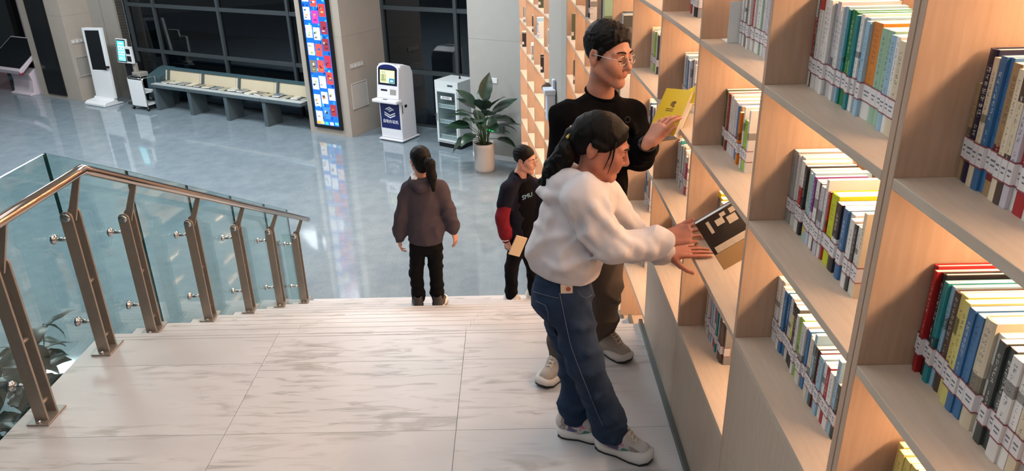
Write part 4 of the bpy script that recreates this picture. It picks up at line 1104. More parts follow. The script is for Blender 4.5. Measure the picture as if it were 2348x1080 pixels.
def face_bits(H, body, brow='hair_black', lip='lip', female=False):
    b = MB()
    for q in (-1, 1):
        pts = [H.p(q*x, y, z) for x, y, z in ((.012, .0955, .030), (.026, .0935, .0345), (.040, .085, .034), (.050, .074, .027))]
        b.tube(pts, [.0032*H.s, .0036*H.s, .0028*H.s, .001], 6)
    b.build('eyebrow', brow, body, smooth=True)
    e = MB()
    for q in (-1, 1):
        pts = [H.p(q*x, y, z) for x, y, z in ((.0165, .0845, .000), (.025, .0885, -.0015), (.034, .0875, -.002), (.0455, .078, .001))]
        e.tube(pts, [.0012*H.s, .0019*H.s, .0019*H.s, .0012*H.s], 6)
    e.build('eyelashes', 'hair_black', body, smooth=True)
    m = MB()
    m.tube([H.p(x, y, z) for x, y, z in ((-.023, .0815, -.0565), (-.012, .0912, -.053), (0, .0932, -.0545), (.012, .0912, -.053), (.023, .0815, -.0565))], [.0012, .0038, .0036, .0038, .0012], 8)
    m.tube([H.p(x, y, z) for x, y, z in ((-.020, .082, -.0605), (-.008, .0912, -.0635), (.008, .0912, -.0635), (.020, .082, -.0605))], [.0012, .0044, .0044, .0012], 8)
    m.build('lips', lip, body, smooth=True)
def glasses(H, body, m='chrome'):
    g = MB(); L = MB()
    for q in (-1, 1):
        cx, cz = q*.032, .003
        ring = [H.p(cx+.0225*math.cos(a), .1035-abs(cx+.0225*math.cos(a))*.16, cz+.0175*math.sin(a)) for a in [2*math.pi*k/20 for k in range(21)]]
        g.tube(ring, .0011*H.s, 6)
        L.raw(ring[:-1], [list(range(20))])
        g.tube([H.p(q*.0545, .094, .008), H.p(q*.074, .075, .010), H.p(q*.083, .0, .012), H.p(q*.081, -.022, .004)], .0012*H.s, 6)
    g.tube([H.p(-.0095, .102, .006), H.p(0, .1035, .0095), H.p(.0095, .102, .006)], .0011*H.s, 6)
    o = g.build('glasses', m, body, smooth=True)
    L.build('lens', 'lens_glass', o)
def hand_surface(wrist, d, n, side, curl=(.2, .25, .3, .35), spread=.10, thumb=(.7, .5), sc=1.0, h=.0027, bend=None, thumb_curl=.35):
    """d: wrist-to-knuckle direction, n: out of the BACK of the hand, side: +1 when the thumb lies towards d x n"""
    d = unit(d); n = unit(np.array(n)-d*np.dot(n, d)); t = np.cross(d, n)*side
    W = V3(wrist); s_ = sc
    R = .22*s_
    F = Field(W-R, W+R, h)
    P = lambda a, b, c: W+(d*a+t*b+n*c)*s_
    F.cone(P(-.010, 0, 0), P(.012, 0, 0), .0245*s_, .027*s_, .012, (n, 1.25))
    kn = []
    for i, (b, ln) in enumerate(((.030, .088), (.010, .092), (-.011, .088), (-.030, .079))):
        F.cone(P(.010, b*.55, 0), P(ln, b, .003), .0165*s_, .0108*s_, .014, (n, 1.2))
        kn.append(P(ln, b, .001))
    F.cone(P(.02, .012, -.004), P(.07, .0, -.004), .020*s_, .016*s_, .012)
    for i, (L3, r) in enumerate((((.042, .026, .021), .0088), ((.047, .030, .022), .0090), ((.043, .028, .022), .0086), ((.034, .021, .019), .0076))):
        a = 0; p = kn[i]; sp = spread*(1.5-i); dd = unit(d+t*sp*.55)
        c = curl[i] if isinstance(curl, (list, tuple)) else curl
        rr = r*s_
        for j, l in enumerate(L3):
            a += c*(.75 if j == 0 else 1.15 if j == 1 else .8)
            v = dd*math.cos(a)-n*math.sin(a); q = p+v*l*s_
            F.cone(p, q, rr, rr*.88, .0035); p = q; rr *= .88
    # thumb from the side of the palm near its base
    a0, lift = thumb
    p = P(.022, .022, -.006); v = unit(d*math.cos(a0)+t*math.sin(a0)-n*lift)
    q = p+v*.046*s_; F.cone(p, q, .0165*s_, .0118*s_, .012)
    v2 = unit(v+d*thumb_curl); w = q+v2*.033*s_; F.cone(q, w, .0112*s_, .0100*s_, .004)
    v3 = unit(v2+d*thumb_curl*.7); F.cone(w, w+v3*.026*s_, .0100*s_, .0078*s_, .004)
    return F.mesh()
def shoe(parent, heel, toe, z, upper, sole, lace, width=.098, hgt=.085, toe_m=None, chunky=1.0, ankle=True):
    heel = V3(heel[0], heel[1], z); toe = V3(toe[0], toe[1], z); f = unit(toe-heel); L = np.linalg.norm(toe-heel)
    r = V3(f[1], -f[0], 0); u = V3(0, 0, 1); P = lambda x, y, zz: heel+r*x+f*y*L+u*zz
    st = .030*chunky
    F = Field(np.minimum(heel, toe)-.09, np.maximum(heel, toe)+V3(.09, .09, .17), .0036)
    a = width/2
    F.cone(P(0, .16, st+.028), P(0, .42, st+.028), a*.80, a*.86, .03, (u, 1.0))
    F.cone(P(0, .42, st+.022), P(-.004, .80, st+.012), a*.88, a*.70, .03, (u, 1.15))
    F.cone(P(0, .14, st+.03), P(0, .20, st+hgt), a*.74, a*.72, .03)
    F.cone(P(0, .22, st+hgt), P(0, .52, st+.052), a*.64, a*.60, .03)
    F.ell(P(0, .20, st+hgt+.030), (a*.56, a*.66, .026), .006, np.stack([r, f, u], 1), True)
    F.plane_cut(P(0, 0, st-.004), (0, 0, -1))
    o = field_mesh('shoe', [F.mesh()], upper, parent)
    prof = [(0, .0), (.62, .02), (.86, .10), (.90, .22), (.80, .42), (.98, .66), (.92, .84), (.62, .96), (0, 1.0)]
    out = [(a*x, y) for x, y in prof]+[(-a*x, y) for x, y in prof[-2:0:-1]]
    n = len(out); m = MB()
    rings = []
    for zz, g, dy in ((.004, .92, 0), (.010, 1.0, 0), (st*.55, 1.06, .0), (st+.010, .98, 0)):
        rings.append([P(x*g, .5+(y-.5)*(1+(g-1)*.5)*1.0, zz+(.016*max(0, (y-.82)/.18)**1.5)+(.008*max(0, (.12-y)/.12))) for x, y in out])
    v = [p for R in rings for p in R]; fcs = []
    for i in range(3):
        for k in range(n): fcs.append([i*n+k, i*n+(k+1) % n, (i+1)*n+(k+1) % n, (i+1)*n+k])
    fcs += [list(range(n))[::-1], list(range(3*n, 4*n))]
    m.raw(v, fcs); m.build('midsole', sole, o, smooth=True)
    m2 = MB(); v = [P(x*.99, y, .0005+(.016*max(0, (y-.82)/.18)**1.5)) for x, y in out]+[P(x*1.02, y, .009+(.018*max(0, (y-.82)/.18)**1.5)) for x, y in out]
    m2.raw(v, [list(range(n))[::-1], list(range(n, 2*n))]+[[k, (k+1) % n, n+(k+1) % n, n+k] for k in range(n)]); m2.build('outsole', toe_m or 'sole_black', o, smooth=True)
    if lace:
        def top(x, y):
            q = P(x, y, 0); zz = np.linspace(st+.16, st, 120); Z = F.val(np.stack([np.full(120, q[0]), np.full(120, q[1]), z+zz], 1))
            k = int(np.argmax(Z < 0)); return P(x, y, zz[k] if Z[k] < 0 else st+.03)
        lb = MB()
        for k in range(6):
            y = .40+.055*k; w = .021-.0012*k; up = V3(0, 0, .0025)
            for q in (-1, 1):
                lb.tube([top(-q*w, y)+up*.3, top(-q*w*.45, y+.014)+up, top(q*w*.45, y+.028)+up*1.4, top(q*w, y+.042)+up*.3], .0033, 6)
        for q in (-1, 1):
            b0 = top(0, .385); lb.tube([b0+V3(0, 0, .004), b0+r*q*.020+V3(0, 0, .012), b0+r*q*.034+V3(0, 0, -.004), b0+r*q*.018+V3(0, 0, -.002), b0+V3(0, 0, .003)], .0029, 6)
        lb.build('laces', lace, o, smooth=True)
        tg = Field(np.minimum(P(-.05, .25, 0), P(.05, .5, 0))-.03, np.maximum(P(-.05, .25, 0), P(.05, .5, 0))+V3(.03, .03, .17), .004)
        tg.cone(P(0, .33, st+hgt+.012), P(0, .44, st+hgt-.014), .017, .016, .01, (f, .6)); field_mesh('tongue', [tg.mesh()], upper, o)
    o_P[o.name] = (F, P, r); return o
o_P = {}
def cloth_mat(name, rgb, rough=.85, bump=.25, scale=220, var=.1, vs=6):
    return mat(name, rgb, rough, 0, var, vs, bump, scale, 0, .2)
def make_skin(name, rgb):
    m, nt, b = nodes_of(name); c = srgb(*rgb)
    tc = nt.nodes.new('ShaderNodeTexCoord'); n = add_noise(nt, tc.outputs['Object'], 30, 3)
    col = ramp(nt, n, [(.3, tuple(v*.9 for v in c[:3])), (.7, tuple(min(1, v*1.08) for v in c[:3]))])
    nt.links.new(col, b.inputs['Base Color']); b.inputs['Roughness'].default_value = .5
    b.inputs['Subsurface Weight'].default_value = .12; b.inputs['Subsurface Radius'].default_value = (1, .35, .2); b.inputs['Subsurface Scale'].default_value = .006
def make_hair(name, rgb):
    m, nt, b = nodes_of(name); b.inputs['Base Color'].default_value = srgb(*rgb); b.inputs['Roughness'].default_value = .55; b.inputs['Specular IOR Level'].default_value = .14
    tc = nt.nodes.new('ShaderNodeTexCoord'); n = add_noise(nt, tc.outputs['Object'], 120, 3, (1, 1, .12))
    bp = nt.nodes.new('ShaderNodeBump'); bp.inputs['Strength'].default_value = .5; bp.inputs['Distance'].default_value = .004
    nt.links.new(n, bp.inputs['Height']); nt.links.new(bp.outputs[0], b.inputs['Normal'])
make_skin('skin_man', (186, 132, 110)); make_skin('skin_girl', (178, 118, 98)); make_skin('skin_far', (194, 142, 122))
make_hair('hair_black', (8, 7, 8)); mat('lip', (158, 84, 76), .45); mat('sole_black', (24, 24, 26), .6)
# ------------------------------------------------------------------ the people
def limb_box(pts, m=.12):
    A = np.array([V3(p) for p in pts]); return A.min(0)-m, A.max(0)+m
def body_core(J, h=.013):
    """the part of the body under the clothes, one blended trunk with arms and legs"""
    pts = [v for k, v in J.items()]
    lo, hi = limb_box(pts, .16); F = Field(lo, hi, h)
    mid = (V3(J['Rsh'])+V3(J['Lsh']))/2
    F.cone(J['hip'], J['waist'], .07, .07, .03); F.cone(J['waist'], J['chest'], .07, .075, .03); F.cone(J['chest'], mid, .075, .05, .03)
    F.cone(mid, J['neck'], .05, .045, .02)
    for q in 'RL':
        F.chain([(mid, .045), (J[q+'sh'], .036), (J[q+'el'], .028), (J[q+'wr'], .021)], .02)
        F.chain([(J['hip'], .06), (J[q+'hip'], .055), (J[q+'kn'], .04), (J[q+'an'], .032)], .02)
    return F.mesh()
def fold_mat(name, rgb, rough=.9, amt=.35):
    return mat(name, rgb, rough, 0, .08, 14, amt, 260, 0, .15)

# ---- man in a black sweater reading
mat('knit_black', (10, 10, 12), .95, 0, .1, 8, .15, 500, 0, .05); mat('twill_brown', (84, 77, 72), .9, 0, .1, 10, .3, 320, 0, .15)
mat('runner_grey', (168, 160, 152), .8, 0, .06, 30, .4, 700); mat('sole_white', (208, 202, 196), .6); mat('lace_cream', (222, 206, 190), .8); mat('band_black', (20, 20, 24), .5)
J = dict(neck=at(1376, 208, 3.23), Rsh=at(1298, 262, 3.12), Lsh=at(1446, 252, 3.30), chest=at(1368, 325, 3.22), waist=at(1364, 430, 3.24), hip=at(1364, 525, 3.25),
         Lel=at(1466, 360, 3.22), Lwr=at(1507, 322, 3.03), Rel=at(1284, 395, 3.14), Rwr=at(1322, 500, 3.0),
         Rhip=at(1330, 550, 3.19), Lhip=at(1396, 548, 3.29), Rkn=(.232, 3.10, .40), Lkn=(.43, 3.24, .42), Ran=(.212, 3.135, .09), Lan=(.43, 3.345, .09))
ft = unit((.55, -.84, 0))
HM = Head(at(1395, 127, 3.19), (.67, -.72, -.10), (.05, 0, 1), 1.05)
BL, TL_, TR_ = V3(at(1486, 302, 3.055)), V3(at(1529, 202, 3.145)), V3(at(1588, 207, 3.045))
bx = unit(TR_-TL_); bz = unit((TL_-BL)-bx*np.dot(TL_-BL, bx)); by = np.cross(bz, bx)
bw = np.linalg.norm(TR_-TL_); bh = np.linalg.norm(TL_-BL)
J['Lwr'] = tuple(BL+bx*(bw*.50)+bz*(-.068)-by*.050)
d = unit(bz*.62+bx*.78); n = -by
hl = hand_surface(V3(J['Lwr']), unit(bz*.93+bx*.30), n, 1, (.30, .38, .44, .50), .07, (.22, .30), .95)
hr_ = hand_surface(V3(J['Rwr']), (.3, -.5, -.8), (-.6, -.7, .2), -1, .4, .05, (.5, .3), .95, .005)
man = field_mesh('person', [head_surface(HM, J['neck'], .0035, False, .056), hl, hr_, body_core(J)], 'skin_man')
tag(man, 'man in black sweater and glasses reading an open yellow book', 'person')
face_bits(HM, man); glasses(HM, man, 'chrome')
def cap_hair(Hd, body, rad, c, line, h=.004, amp=.003, freq=150, seed=1, extra=None, temple=.0, name='hair'):
    F = Field(Hd.c-.24*Hd.s, Hd.c+.20*Hd.s, h)
    F.ell(Hd.p(*c), np.array(rad)*Hd.s, .01, Hd.R)
    (y0, z0), (y1, z1) = line; dy, dz = y0-y1, z0-z1; L = math.hypot(dy, dz)
    nn = Hd.f*(dz/L)-Hd.u*(dy/L)
    if extra: extra(F, 0)
    F.wrinkle(amp, freq, seed)
    F.plane_cut(Hd.p(0, y0, z0), nn)
    if extra: extra(F, 1)
    return field_mesh(name, [F.mesh()], 'hair_black', body, 1)
def man_extra(F, st):
    if st == 0:
        F.ell(HM.p(0, -.016, .072), np.array((.071, .088, .058))*HM.s, .03, HM.R)
        for k in range(26):
            a = 2.4*k; r = .015+.052*((k*.37) % 1); p = (r*math.cos(a), -.012+1.2*r*math.sin(a), .121-.55*r)
            F.cone(HM.p(*p), HM.p(p[0]*1.12, p[1]+.016, .138-.62*r), .008*HM.s, .002*HM.s, .005)
    else:
        for q in (-1, 1):
            F.cone(HM.p(q*.073, .020, .030), HM.p(q*.0745, .014, -.005), .010*HM.s, .006*HM.s, .008)
        for x in (-.042, -.026, -.010, .008, .026, .042): F.cone(HM.p(x, .046, .106), HM.p(x*.98+.004, .0685-.34*abs(x), .086-.30*abs(x)), .009*HM.s, .003*HM.s, .006)
cap_hair(HM, man, (.0795, .0985, .088), (0, -.018, .043), ((.082, .080), (.018, -.002)), .0037, .0016, 190, 1, man_extra)
# sweater
F = Field(*limb_box([J[k] for k in ('neck', 'Rsh', 'Lsh', 'waist', 'hip', 'Lel', 'Lwr', 'Rel', 'Rwr')], .22), .0075)
mid = (V3(J['Rsh'])+V3(J['Lsh']))/2; fl_ = (ft, 1.45)
F.cone(V3(J['Rsh'])+V3(.025, .02, -.035), V3(J['Lsh'])+V3(-.025, -.02, -.035), .068, .068, .03, (ft, 1.12))
for q in 'RL': F.cone(V3(J['neck'])+V3(0, 0, -.066), V3(J[q+'sh'])+V3(0, 0, -.015), .058, .056, .03)
F.cone(V3(J['chest'])+V3(0, 0, .06), J['chest'], .158, .166, .05, fl_); F.cone(J['chest'], J['waist'], .166, .160, .05, fl_)
F.cone(J['waist'], V3(J['hip'])+V3(0, 0, .13), .160, .156, .03, fl_)
F.cone(V3(J['neck'])+V3(0, 0, -.12), V3(J['neck'])+V3(.0, .0, -.075), .10, .078, .03)
F.chain([(V3(J['Lsh'])+V3(0, 0, -.02), .070), (J['Lel'], .060), (V3(J['Lel'])*.3+V3(J['Lwr'])*.7, .050), (V3(J['Lel'])*.18+V3(J['Lwr'])*.82, .045)], .03)
F.chain([(V3(J['Rsh'])+V3(0, 0, -.02), .070), (J['Rel'], .062), (V3(J['Rel'])*.1+V3(J['Rwr'])*.9, .046)], .03)
F.wrinkle(.0034, 34, 3, (1, 1, .8))
F.cone(V3(J['neck'])+V3(.004, -.012, .022), V3(J['neck'])+V3(.01, -.02, .10), .072, .11, .008, None, True)
F.folds([[(1300, 330), (1312, 300), (1330, 275)], [(1462, 330), (1455, 300), (1440, 275)], [(1478, 352), (1465, 372), (1446, 380)], [(1484, 338), (1490, 350), (1484, 366)], [(1425, 420), (1435, 445), (1440, 470)]], 2.7, 3.4)
F.groove(V3(J['hip'])+V3(0, 0, .12), (0, 0, 1), V3(-9, -9, -9), V3(9, 9, 9))
F.plane_cut(V3(J['hip'])+V3(0, 0, .075), (0, 0, -1))
sw = field_mesh('sweater', [F.mesh()], 'knit_black', man, 2)
mat('badge_grey', (42, 42, 46), .8)
nk = V3(J['neck'])
MB().tube([nk+V3(.006+.069*math.cos(a), -.010+.064*math.sin(a), -.006-.022*(math.cos(a)*ft[0]+math.sin(a)*ft[1])) for a in [2*math.pi*k/36 for k in range(37)]], .0062, 8).build('collar', 'knit_black', sw, smooth=True)
bp_ = F.hit(1439, 274, 2.9, 3.4)
if bp_ is not None: MB().tube([bp_+V3(.012*math.cos(a), -.003, .013*math.sin(a)) for a in [2*math.pi*k/12 for k in range(13)]], .002, 6).build('chest_emblem', 'badge_grey', sw)
c = V3(at(1439, 274, 3.2)); 
# trousers
def trousers(J, F, hipr, th, kn, an, top, flat, k=.035):
    F.cone(V3(J['hip'])+V3(0, 0, top), V3(J['hip'])+V3(0, 0, -.02), hipr, hipr*1.02, .03, flat)
    for q in 'RL':
        A = V3(J[q+'hip']); K = V3(J[q+'kn']); N = V3(J[q+'an'])
        F.chain([(A*.9+V3(J['hip'])*.1, th), (K, kn), (K*.3+N*.7, (kn+an)/2), (N+V3(0, 0, -.005), an)], k)
F = Field(*limb_box([J[k] for k in ('waist', 'hip', 'Rkn', 'Lkn', 'Ran', 'Lan', 'Rhip', 'Lhip')], .2), .0075)
trousers(J, F, .158, .092, .075, .068, .14, (ft, 1.35)); F.wrinkle(.0038, 42, 8, (.6, .6, 1.3))
F.plane_cut((0, 0, .062), (0, 0, -1))
field_mesh('trousers', [F.mesh()], 'twill_brown', man, 2)
shoe(man, (.262, 3.215), (.095, 2.985), 0, 'runner_grey', 'sole_white', 'lace_cream', .108)
shoe(man, (.395, 3.385), (.555, 3.185), 0, 'runner_grey', 'sole_white', 'lace_cream', .108)
# wrist band
w0 = V3(J['Lwr'])-unit(V3(J['Lwr'])-V3(J['Lel']))*.012; ax = unit(V3(J['Lwr'])-V3(J['Lel'])); r1 = unit(np.cross(ax, (0, 0, 1))); r2 = np.cross(ax, r1)
MB().tube([w0+(r1*math.cos(a)*.0335+r2*math.sin(a)*.028) for a in [2*math.pi*k/18 for k in range(19)]], .007, 8).build('wrist_band', 'band_black', man, smooth=True)
# the yellow book, open in his hand
yb = thing('open_book', 'yellow book held open in the hand of the man', 'book', tuple(BL))
BM = Matrix(((bx[0], by[0], bz[0]), (bx[1], by[1], bz[1]), (bx[2], by[2], bz[2]))); yb.rotation_euler = BM.to_euler()
mat('cover_yellow', (232, 200, 34), .4); mat('paper_white', (236, 230, 220), .7); mat('print_brown', (140, 104, 40), .5)
yb_pages = MB().box(.004, bw, .002, .022, .001, bh+.0005).build('page_block', 'paper_white', yb)
MB().box(0, bw+.002, .0, .0016, 0, bh).build('front_cover', 'cover_yellow', yb)
Ro = Matrix.Translation((bw, .024, 0)) @ Matrix.Rotation(-.42, 4, 'Z')
MB().box(-bw, -.002, 0, .010, .001, bh-.001, M=Ro).build('open_pages', 'paper_white', yb)
MB().box(-bw-.004, 0, .0105, .012, 0, bh, M=Ro).build('back_cover', 'cover_yellow', yb)
lf = MB(); v = []; 
for k in range(9):
    q = k/8; v += [(bw-.03+.07*q**1.2, .014+.02*q-.03*q*q, bh-.05+.0*q), (bw-.035+.060*q, .012+.02*q-.03*q*q, bh+.004+.035*math.sin(q*1.5))]
lf.raw(v+[(a, b+.0006, c_) for a, b, c_ in v], [[2*k, 2*k+2, 2*k+3, 2*k+1] for k in range(8)]+[[18+2*k+1, 18+2*k+3, 18+2*k+2, 18+2*k] for k in range(8)])
lf.build('turned_leaf', 'cover_yellow', yb, smooth=True)
pr = MB()
for x, z, r in ((.5, .68, .010), (.56, .70, .007), (.47, .64, .006), (.55, .62, .007)): pr.lathe([(r, 0), (r, .0005)], 10, M=Matrix.Translation((bw*x, -.0002, bh*z)) @ RX90)
for z in (.54, .50): pr.box(bw*.32, bw*.60, -.0006, -.0001, bh*z, bh*z+.004)
pr.build('cover_print', 'print_brown', yb)

# ---- girl in a white hoodie reaching into the shelf
mat('fleece_white', (208, 203, 206), .9, 0, .03, 8, .12, 500, 0, .15); mat('denim', (36, 52, 76), .85, 0, .35, 12, .3, 420, 0, .15); mat('denim_seam', (88, 96, 112), .8)
mat('sneaker_grey', (196, 190, 188), .7, 0, .1, 12, .3, 500); mat('sneaker_white', (224, 220, 216), .6); mat('suede_grey', (150, 142, 138), .85); mat('accent_purple', (84, 76, 120), .5); mat('accent_teal', (60, 130, 112), .5); mat('accent_pink', (200, 120, 150), .5); mat('hair_tie', (206, 176, 80), .4)
YG = 2.58
J = dict(neck=at(1352, 400, YG), Rsh=at(1337, 455, 2.46), Lsh=at(1384, 448, 2.70), chest=at(1328, 500, YG), waist=at(1298, 590, YG), hip=at(1292, 660, YG),
         Rel=at(1404, 562, 2.40), Rwr=at(1520, 549, 2.44), Lel=at(1452, 540, 2.69), Lwr=at(1524, 582, 2.61),
         Rhip=at(1305, 690, 2.51), Lhip=at(1285, 690, 2.65), Rkn=at(1342, 835, 2.47), Lkn=at(1322, 830, 2.68), Ran=(.385, 2.535, .09), Lan=(.238, 2.655, .09))
fg = unit((.95, -.1, 0))
HG = Head(at(1380, 337, YG), (.90, -.16, -.33), (.25, 0, 1), .955)
hR = hand_surface(V3(J['Rwr'])+V3(.012, 0, 0), (.93, .03, .22), (.05, -.70, .70), -1, (.22, .45, .6, .7), .10, (.42, .12), .93)
hL = hand_surface(V3(J['Lwr'])+V3(.006, 0, 0), (.98, .02, .10), (-.05, -.35, .93), 1, (.06, .10, .14, .2), .10, (.95, .35), .93)
girl = field_mesh('person', [head_surface(HG, J['neck'], .0033, True, .045, -.020), hR, hL, body_core(J)], 'skin_girl')
tag(girl, 'girl with ponytail in white hoodie and jeans reaching into the bookcase', 'person')
face_bits(HG, girl, female=True)
def girl_extra(F, st):
    if st == 0:
        F.ell(HG.p(0, -.085, .01), np.array((.062, .045, .075))*HG.s, .03, HG.R)
        F.cone(HG.p(0, -.095, .00), HG.p(0, -.125, .005), .03, .022, .02)
    else:
        for q in (-1, 1):
            F.cone(HG.p(q*.012, .060, .098), HG.p(q*.060, .036, .064), .007, .007, .012)
            F.cone(HG.p(q*.060, .036, .064), HG.p(q*.077, .008, .020), .008, .007, .012)
            F.cone(HG.p(q*.077, .010, .014), HG.p(q*.079, -.03, .022), .009, .012, .012)
hg = cap_hair(HG, girl, (.0830, .1040, .0900), (0, -.020, .042), ((.092, .084), (.020, -.004)), .0037, .0008, 120, 2, girl_extra)
tie = HG.p(0, -.128, .004)
MB().tube([tie+HG.r*.024*math.cos(a)+HG.u*.024*math.sin(a)+HG.f*.004*math.sin(3*a) for a in [2*math.pi*k/16 for k in range(17)]], .007, 8).build('hair_tie', 'hair_tie', hg, smooth=True)
pt = [tie-HG.f*.0, V3(at(1298, 352, YG)), V3(at(1275, 388, YG+.01)), V3(at(1258, 425, YG+.02)), V3(at(1250, 455, YG+.02))]
F = Field(*limb_box(pt, .1), .0045); F.chain(list(zip(pt, (.022, .036, .040, .030, .010))), .03); F.wrinkle(.002, 130, 5, (1, 1, .3))
field_mesh('ponytail', [F.mesh()], 'hair_black', hg, 1)
for q, a, b, c_ in ((1, (.069, .036, .056), (.0740, .050, -.010), (.0640, .054, -.074)), (1, (.066, .030, .05), (.0705, .036, -.008), (.062, .034, -.062)), (-1, (.068, .036, .056), (.0722, .052, -.006), (.058, .058, -.078))):
    MB().tube([HG.p(q*a[0], a[1], a[2]), HG.p(q*b[0], b[1], b[2]), HG.p(q*c_[0], c_[1], c_[2])], [.0042, .0022, .0006], 6).build('hair_strand', 'hair_black', hg, smooth=True)
# hoodie
F = Field(*limb_box([J[k] for k in ('neck', 'Rsh', 'Lsh', 'waist', 'hip', 'Rel', 'Rwr', 'Lel', 'Lwr')], .2), .0068)
F.cone(J['Rsh'], J['Lsh'], .075, .072, .04)
F.chain([(V3(J['neck'])+V3(-.01, 0, -.05), .080), (at(1330, 495, YG), .108), (at(1316, 550, YG), .118), (at(1303, 592, YG), .122), (at(1304, 622, YG), .112)], .05, ((0, 1, 0), .90))
F.chain([(at(1272, 480, YG), .045), (at(1252, 560, YG), .050), (at(1256, 590, YG), .055), (at(1300, 615, YG), .085)], .06)
F.chain([(J['Rsh'], .070), (V3(J['Rsh'])*.4+V3(J['Rel'])*.6+V3(0, 0, -.01), .066), (J['Rel'], .060), (V3(J['Rel'])*.45+V3(J['Rwr'])*.55+V3(0, 0, -.012), .056), (V3(J['Rel'])*.16+V3(J['Rwr'])*.84, .048), (V3(J['Rel'])*.07+V3(J['Rwr'])*.93, .040), (V3(J['Rwr'])-V3(.004, 0, 0), .037)], .025)
F.chain([(J['Lsh'], .066), (J['Lel'], .058), (V3(J['Lel'])*.25+V3(J['Lwr'])*.75, .052), (V3(J['Lel'])*.1+V3(J['Lwr'])*.9, .038), (V3(J['Lwr'])-V3(.004, 0, 0), .036)], .025)
# the hood lies in folds on the back and round the neck
nk = V3(J['neck'])
F.chain([(nk+V3(.055, -.055, -.085), .024), (nk+V3(.0, -.080, -.045), .030), (nk+V3(-.070, -.045, -.005), .040), (nk+V3(-.095, 0, -.012), .046), (nk+V3(-.070, .045, -.005), .040), (nk+V3(.0, .075, -.045), .030), (nk+V3(.055, .05, -.085), .024)], .02)
F.cone(nk+V3(-.10, -.03, -.035), nk+V3(-.115, .04, -.04), .052, .050, .03)
F.chain([(nk+V3(-.10, -.085, -.045), .016), (nk+V3(-.150, -.05, -.062), .022), (nk+V3(-.165, .0, -.065), .024), (nk+V3(-.150, .05, -.062), .020)], .010)
F.chain([(nk+V3(.02, -.088, -.065), .013), (nk+V3(-.05, -.092, -.030), .016), (nk+V3(-.11, -.06, -.008), .018)], .008)
F.wrinkle(.0042, 34, 12, (1.2, .6, 1.0))
F.folds([[(1365, 473), (1378, 492), (1394, 512), (1412, 532), (1428, 547)], [(1299, 463), (1310, 488), (1320, 512), (1334, 544), (1356, 568), (1384, 590)],
         [(1430, 548), (1444, 562), (1440, 578)], [(1487, 556), (1496, 576), (1490, 594)], [(1458, 556), (1468, 572), (1464, 590)], [(1412, 560), (1428, 580), (1452, 592)],
         [(1300, 541), (1280, 543), (1258, 547), (1234, 557)], [(1372, 590), (1348, 594), (1322, 602), (1290, 616), (1262, 626)], [(1250, 600), (1272, 612), (1300, 618)],
         [(1352, 462), (1362, 478), (1372, 496)], [(1386, 455), (1394, 474), (1398, 490)], [(1345, 505), (1352, 535), (1370, 560)], [(1416, 480), (1434, 500), (1452, 520)], [(1270, 470), (1262, 500), (1252, 530)]], 2.2, 2.9)
ax_ = unit(V3(J['Rwr'])-V3(J['Rel'])); F.groove(V3(J['Rwr'])-ax_*.030, ax_, V3(J['Rwr'])-.075, V3(J['Rwr'])+.075)
F.groove(V3(at(1300, 600, YG)), (.06, 0, 1), V3(-9, -9, -9), V3(9, 9, V3(at(1300, 575, YG))[2]))
F.cone(nk+V3(-.005, 0, -.022), nk+V3(.05, 0, .07), .054, .085, .01, None, True)
tn = unit(V3(J['hip'])-V3(J['waist'])); hb_p = V3(at(1297, 619, YG))
F.plane_cut(hb_p, unit((tn[0]*.3-.06, 0, -1)))
ho = field_mesh('hoodie', [F.mesh()], 'fleece_white', girl, 2)
def cuff(p, ax, r, parent, m, w=.022):
    ax = unit(ax); a1 = unit(np.cross(ax, (0, 0, 1))); a2 = np.cross(ax, a1)
    mb = MB(); rings = []
    for t, g in ((-w, 1.04), (-w*.3, 1.0), (.0, .96), (.004, .86)): rings.append([p+ax*t+(a1*math.cos(a)+a2*math.sin(a))*r*g*(1+.03*math.sin(9*a)) for a in [2*math.pi*k/36 for k in range(36)]])
    n = 36; fcs = []
    for i in range(3):
        for k in range(n): fcs.append([i*n+k, i*n+(k+1) % n, (i+1)*n+(k+1) % n, (i+1)*n+k])
    mb.raw([q for R in rings for q in R], fcs); return mb.build('cuff', m, parent, smooth=True)
cuff(V3(J['Rwr'])+V3(.004, 0, 0), V3(J['Rwr'])-V3(J['Rel']), .040, ho, 'fleece_white')
cuff(V3(J['Lwr'])+V3(.004, 0, 0), V3(J['Lwr'])-V3(J['Lel']), .039, ho, 'fleece_white')
# jeans
F = Field(*limb_box([J[k] for k in ('waist', 'hip', 'Rkn', 'Lkn', 'Ran', 'Lan', 'Rhip', 'Lhip')], .2), .0068)
trousers(J, F, .108, .084, .070, .064, .05, ((0, 1, 0), .92))
F.ell(V3(J['hip'])+V3(-.040, 0, -.03), (.080, .12, .085), .04)
for q in 'RL':
    for zz, rr in ((.0, .070), (.035, .069), (.075, .068)): F.ell(V3(J[q+'an'])+V3(-.004, 0, zz), (rr, rr, .016), .02)
F.wrinkle(.0036, 46, 21, (.6, .6, 1.4)); F.folds([[(1308, 740), (1330, 752), (1352, 750)], [(1330, 800), (1350, 812), (1372, 806)], [(1325, 850), (1350, 858), (1378, 850)], [(1340, 905), (1362, 912), (1388, 900)], [(1352, 945), (1376, 952), (1402, 940)], [(1360, 968), (1384, 972), (1408, 958)], [(1300, 935), (1318, 942), (1336, 938)], [(1250, 740), (1270, 760), (1286, 790)], [(1335, 690), (1350, 705), (1362, 730)]], 2.2, 2.9, .008, .02, .003)
F.plane_cut((0, 0, .078), (0, 0, -1))
je = field_mesh('jeans', [F.mesh()], 'denim', girl, 2)
def on_side(px, py, Y): return V3(at(px, py, Y))
mat('patch_cream', (206, 190, 176), .7); mat('patch_brown', (150, 84, 60), .7)
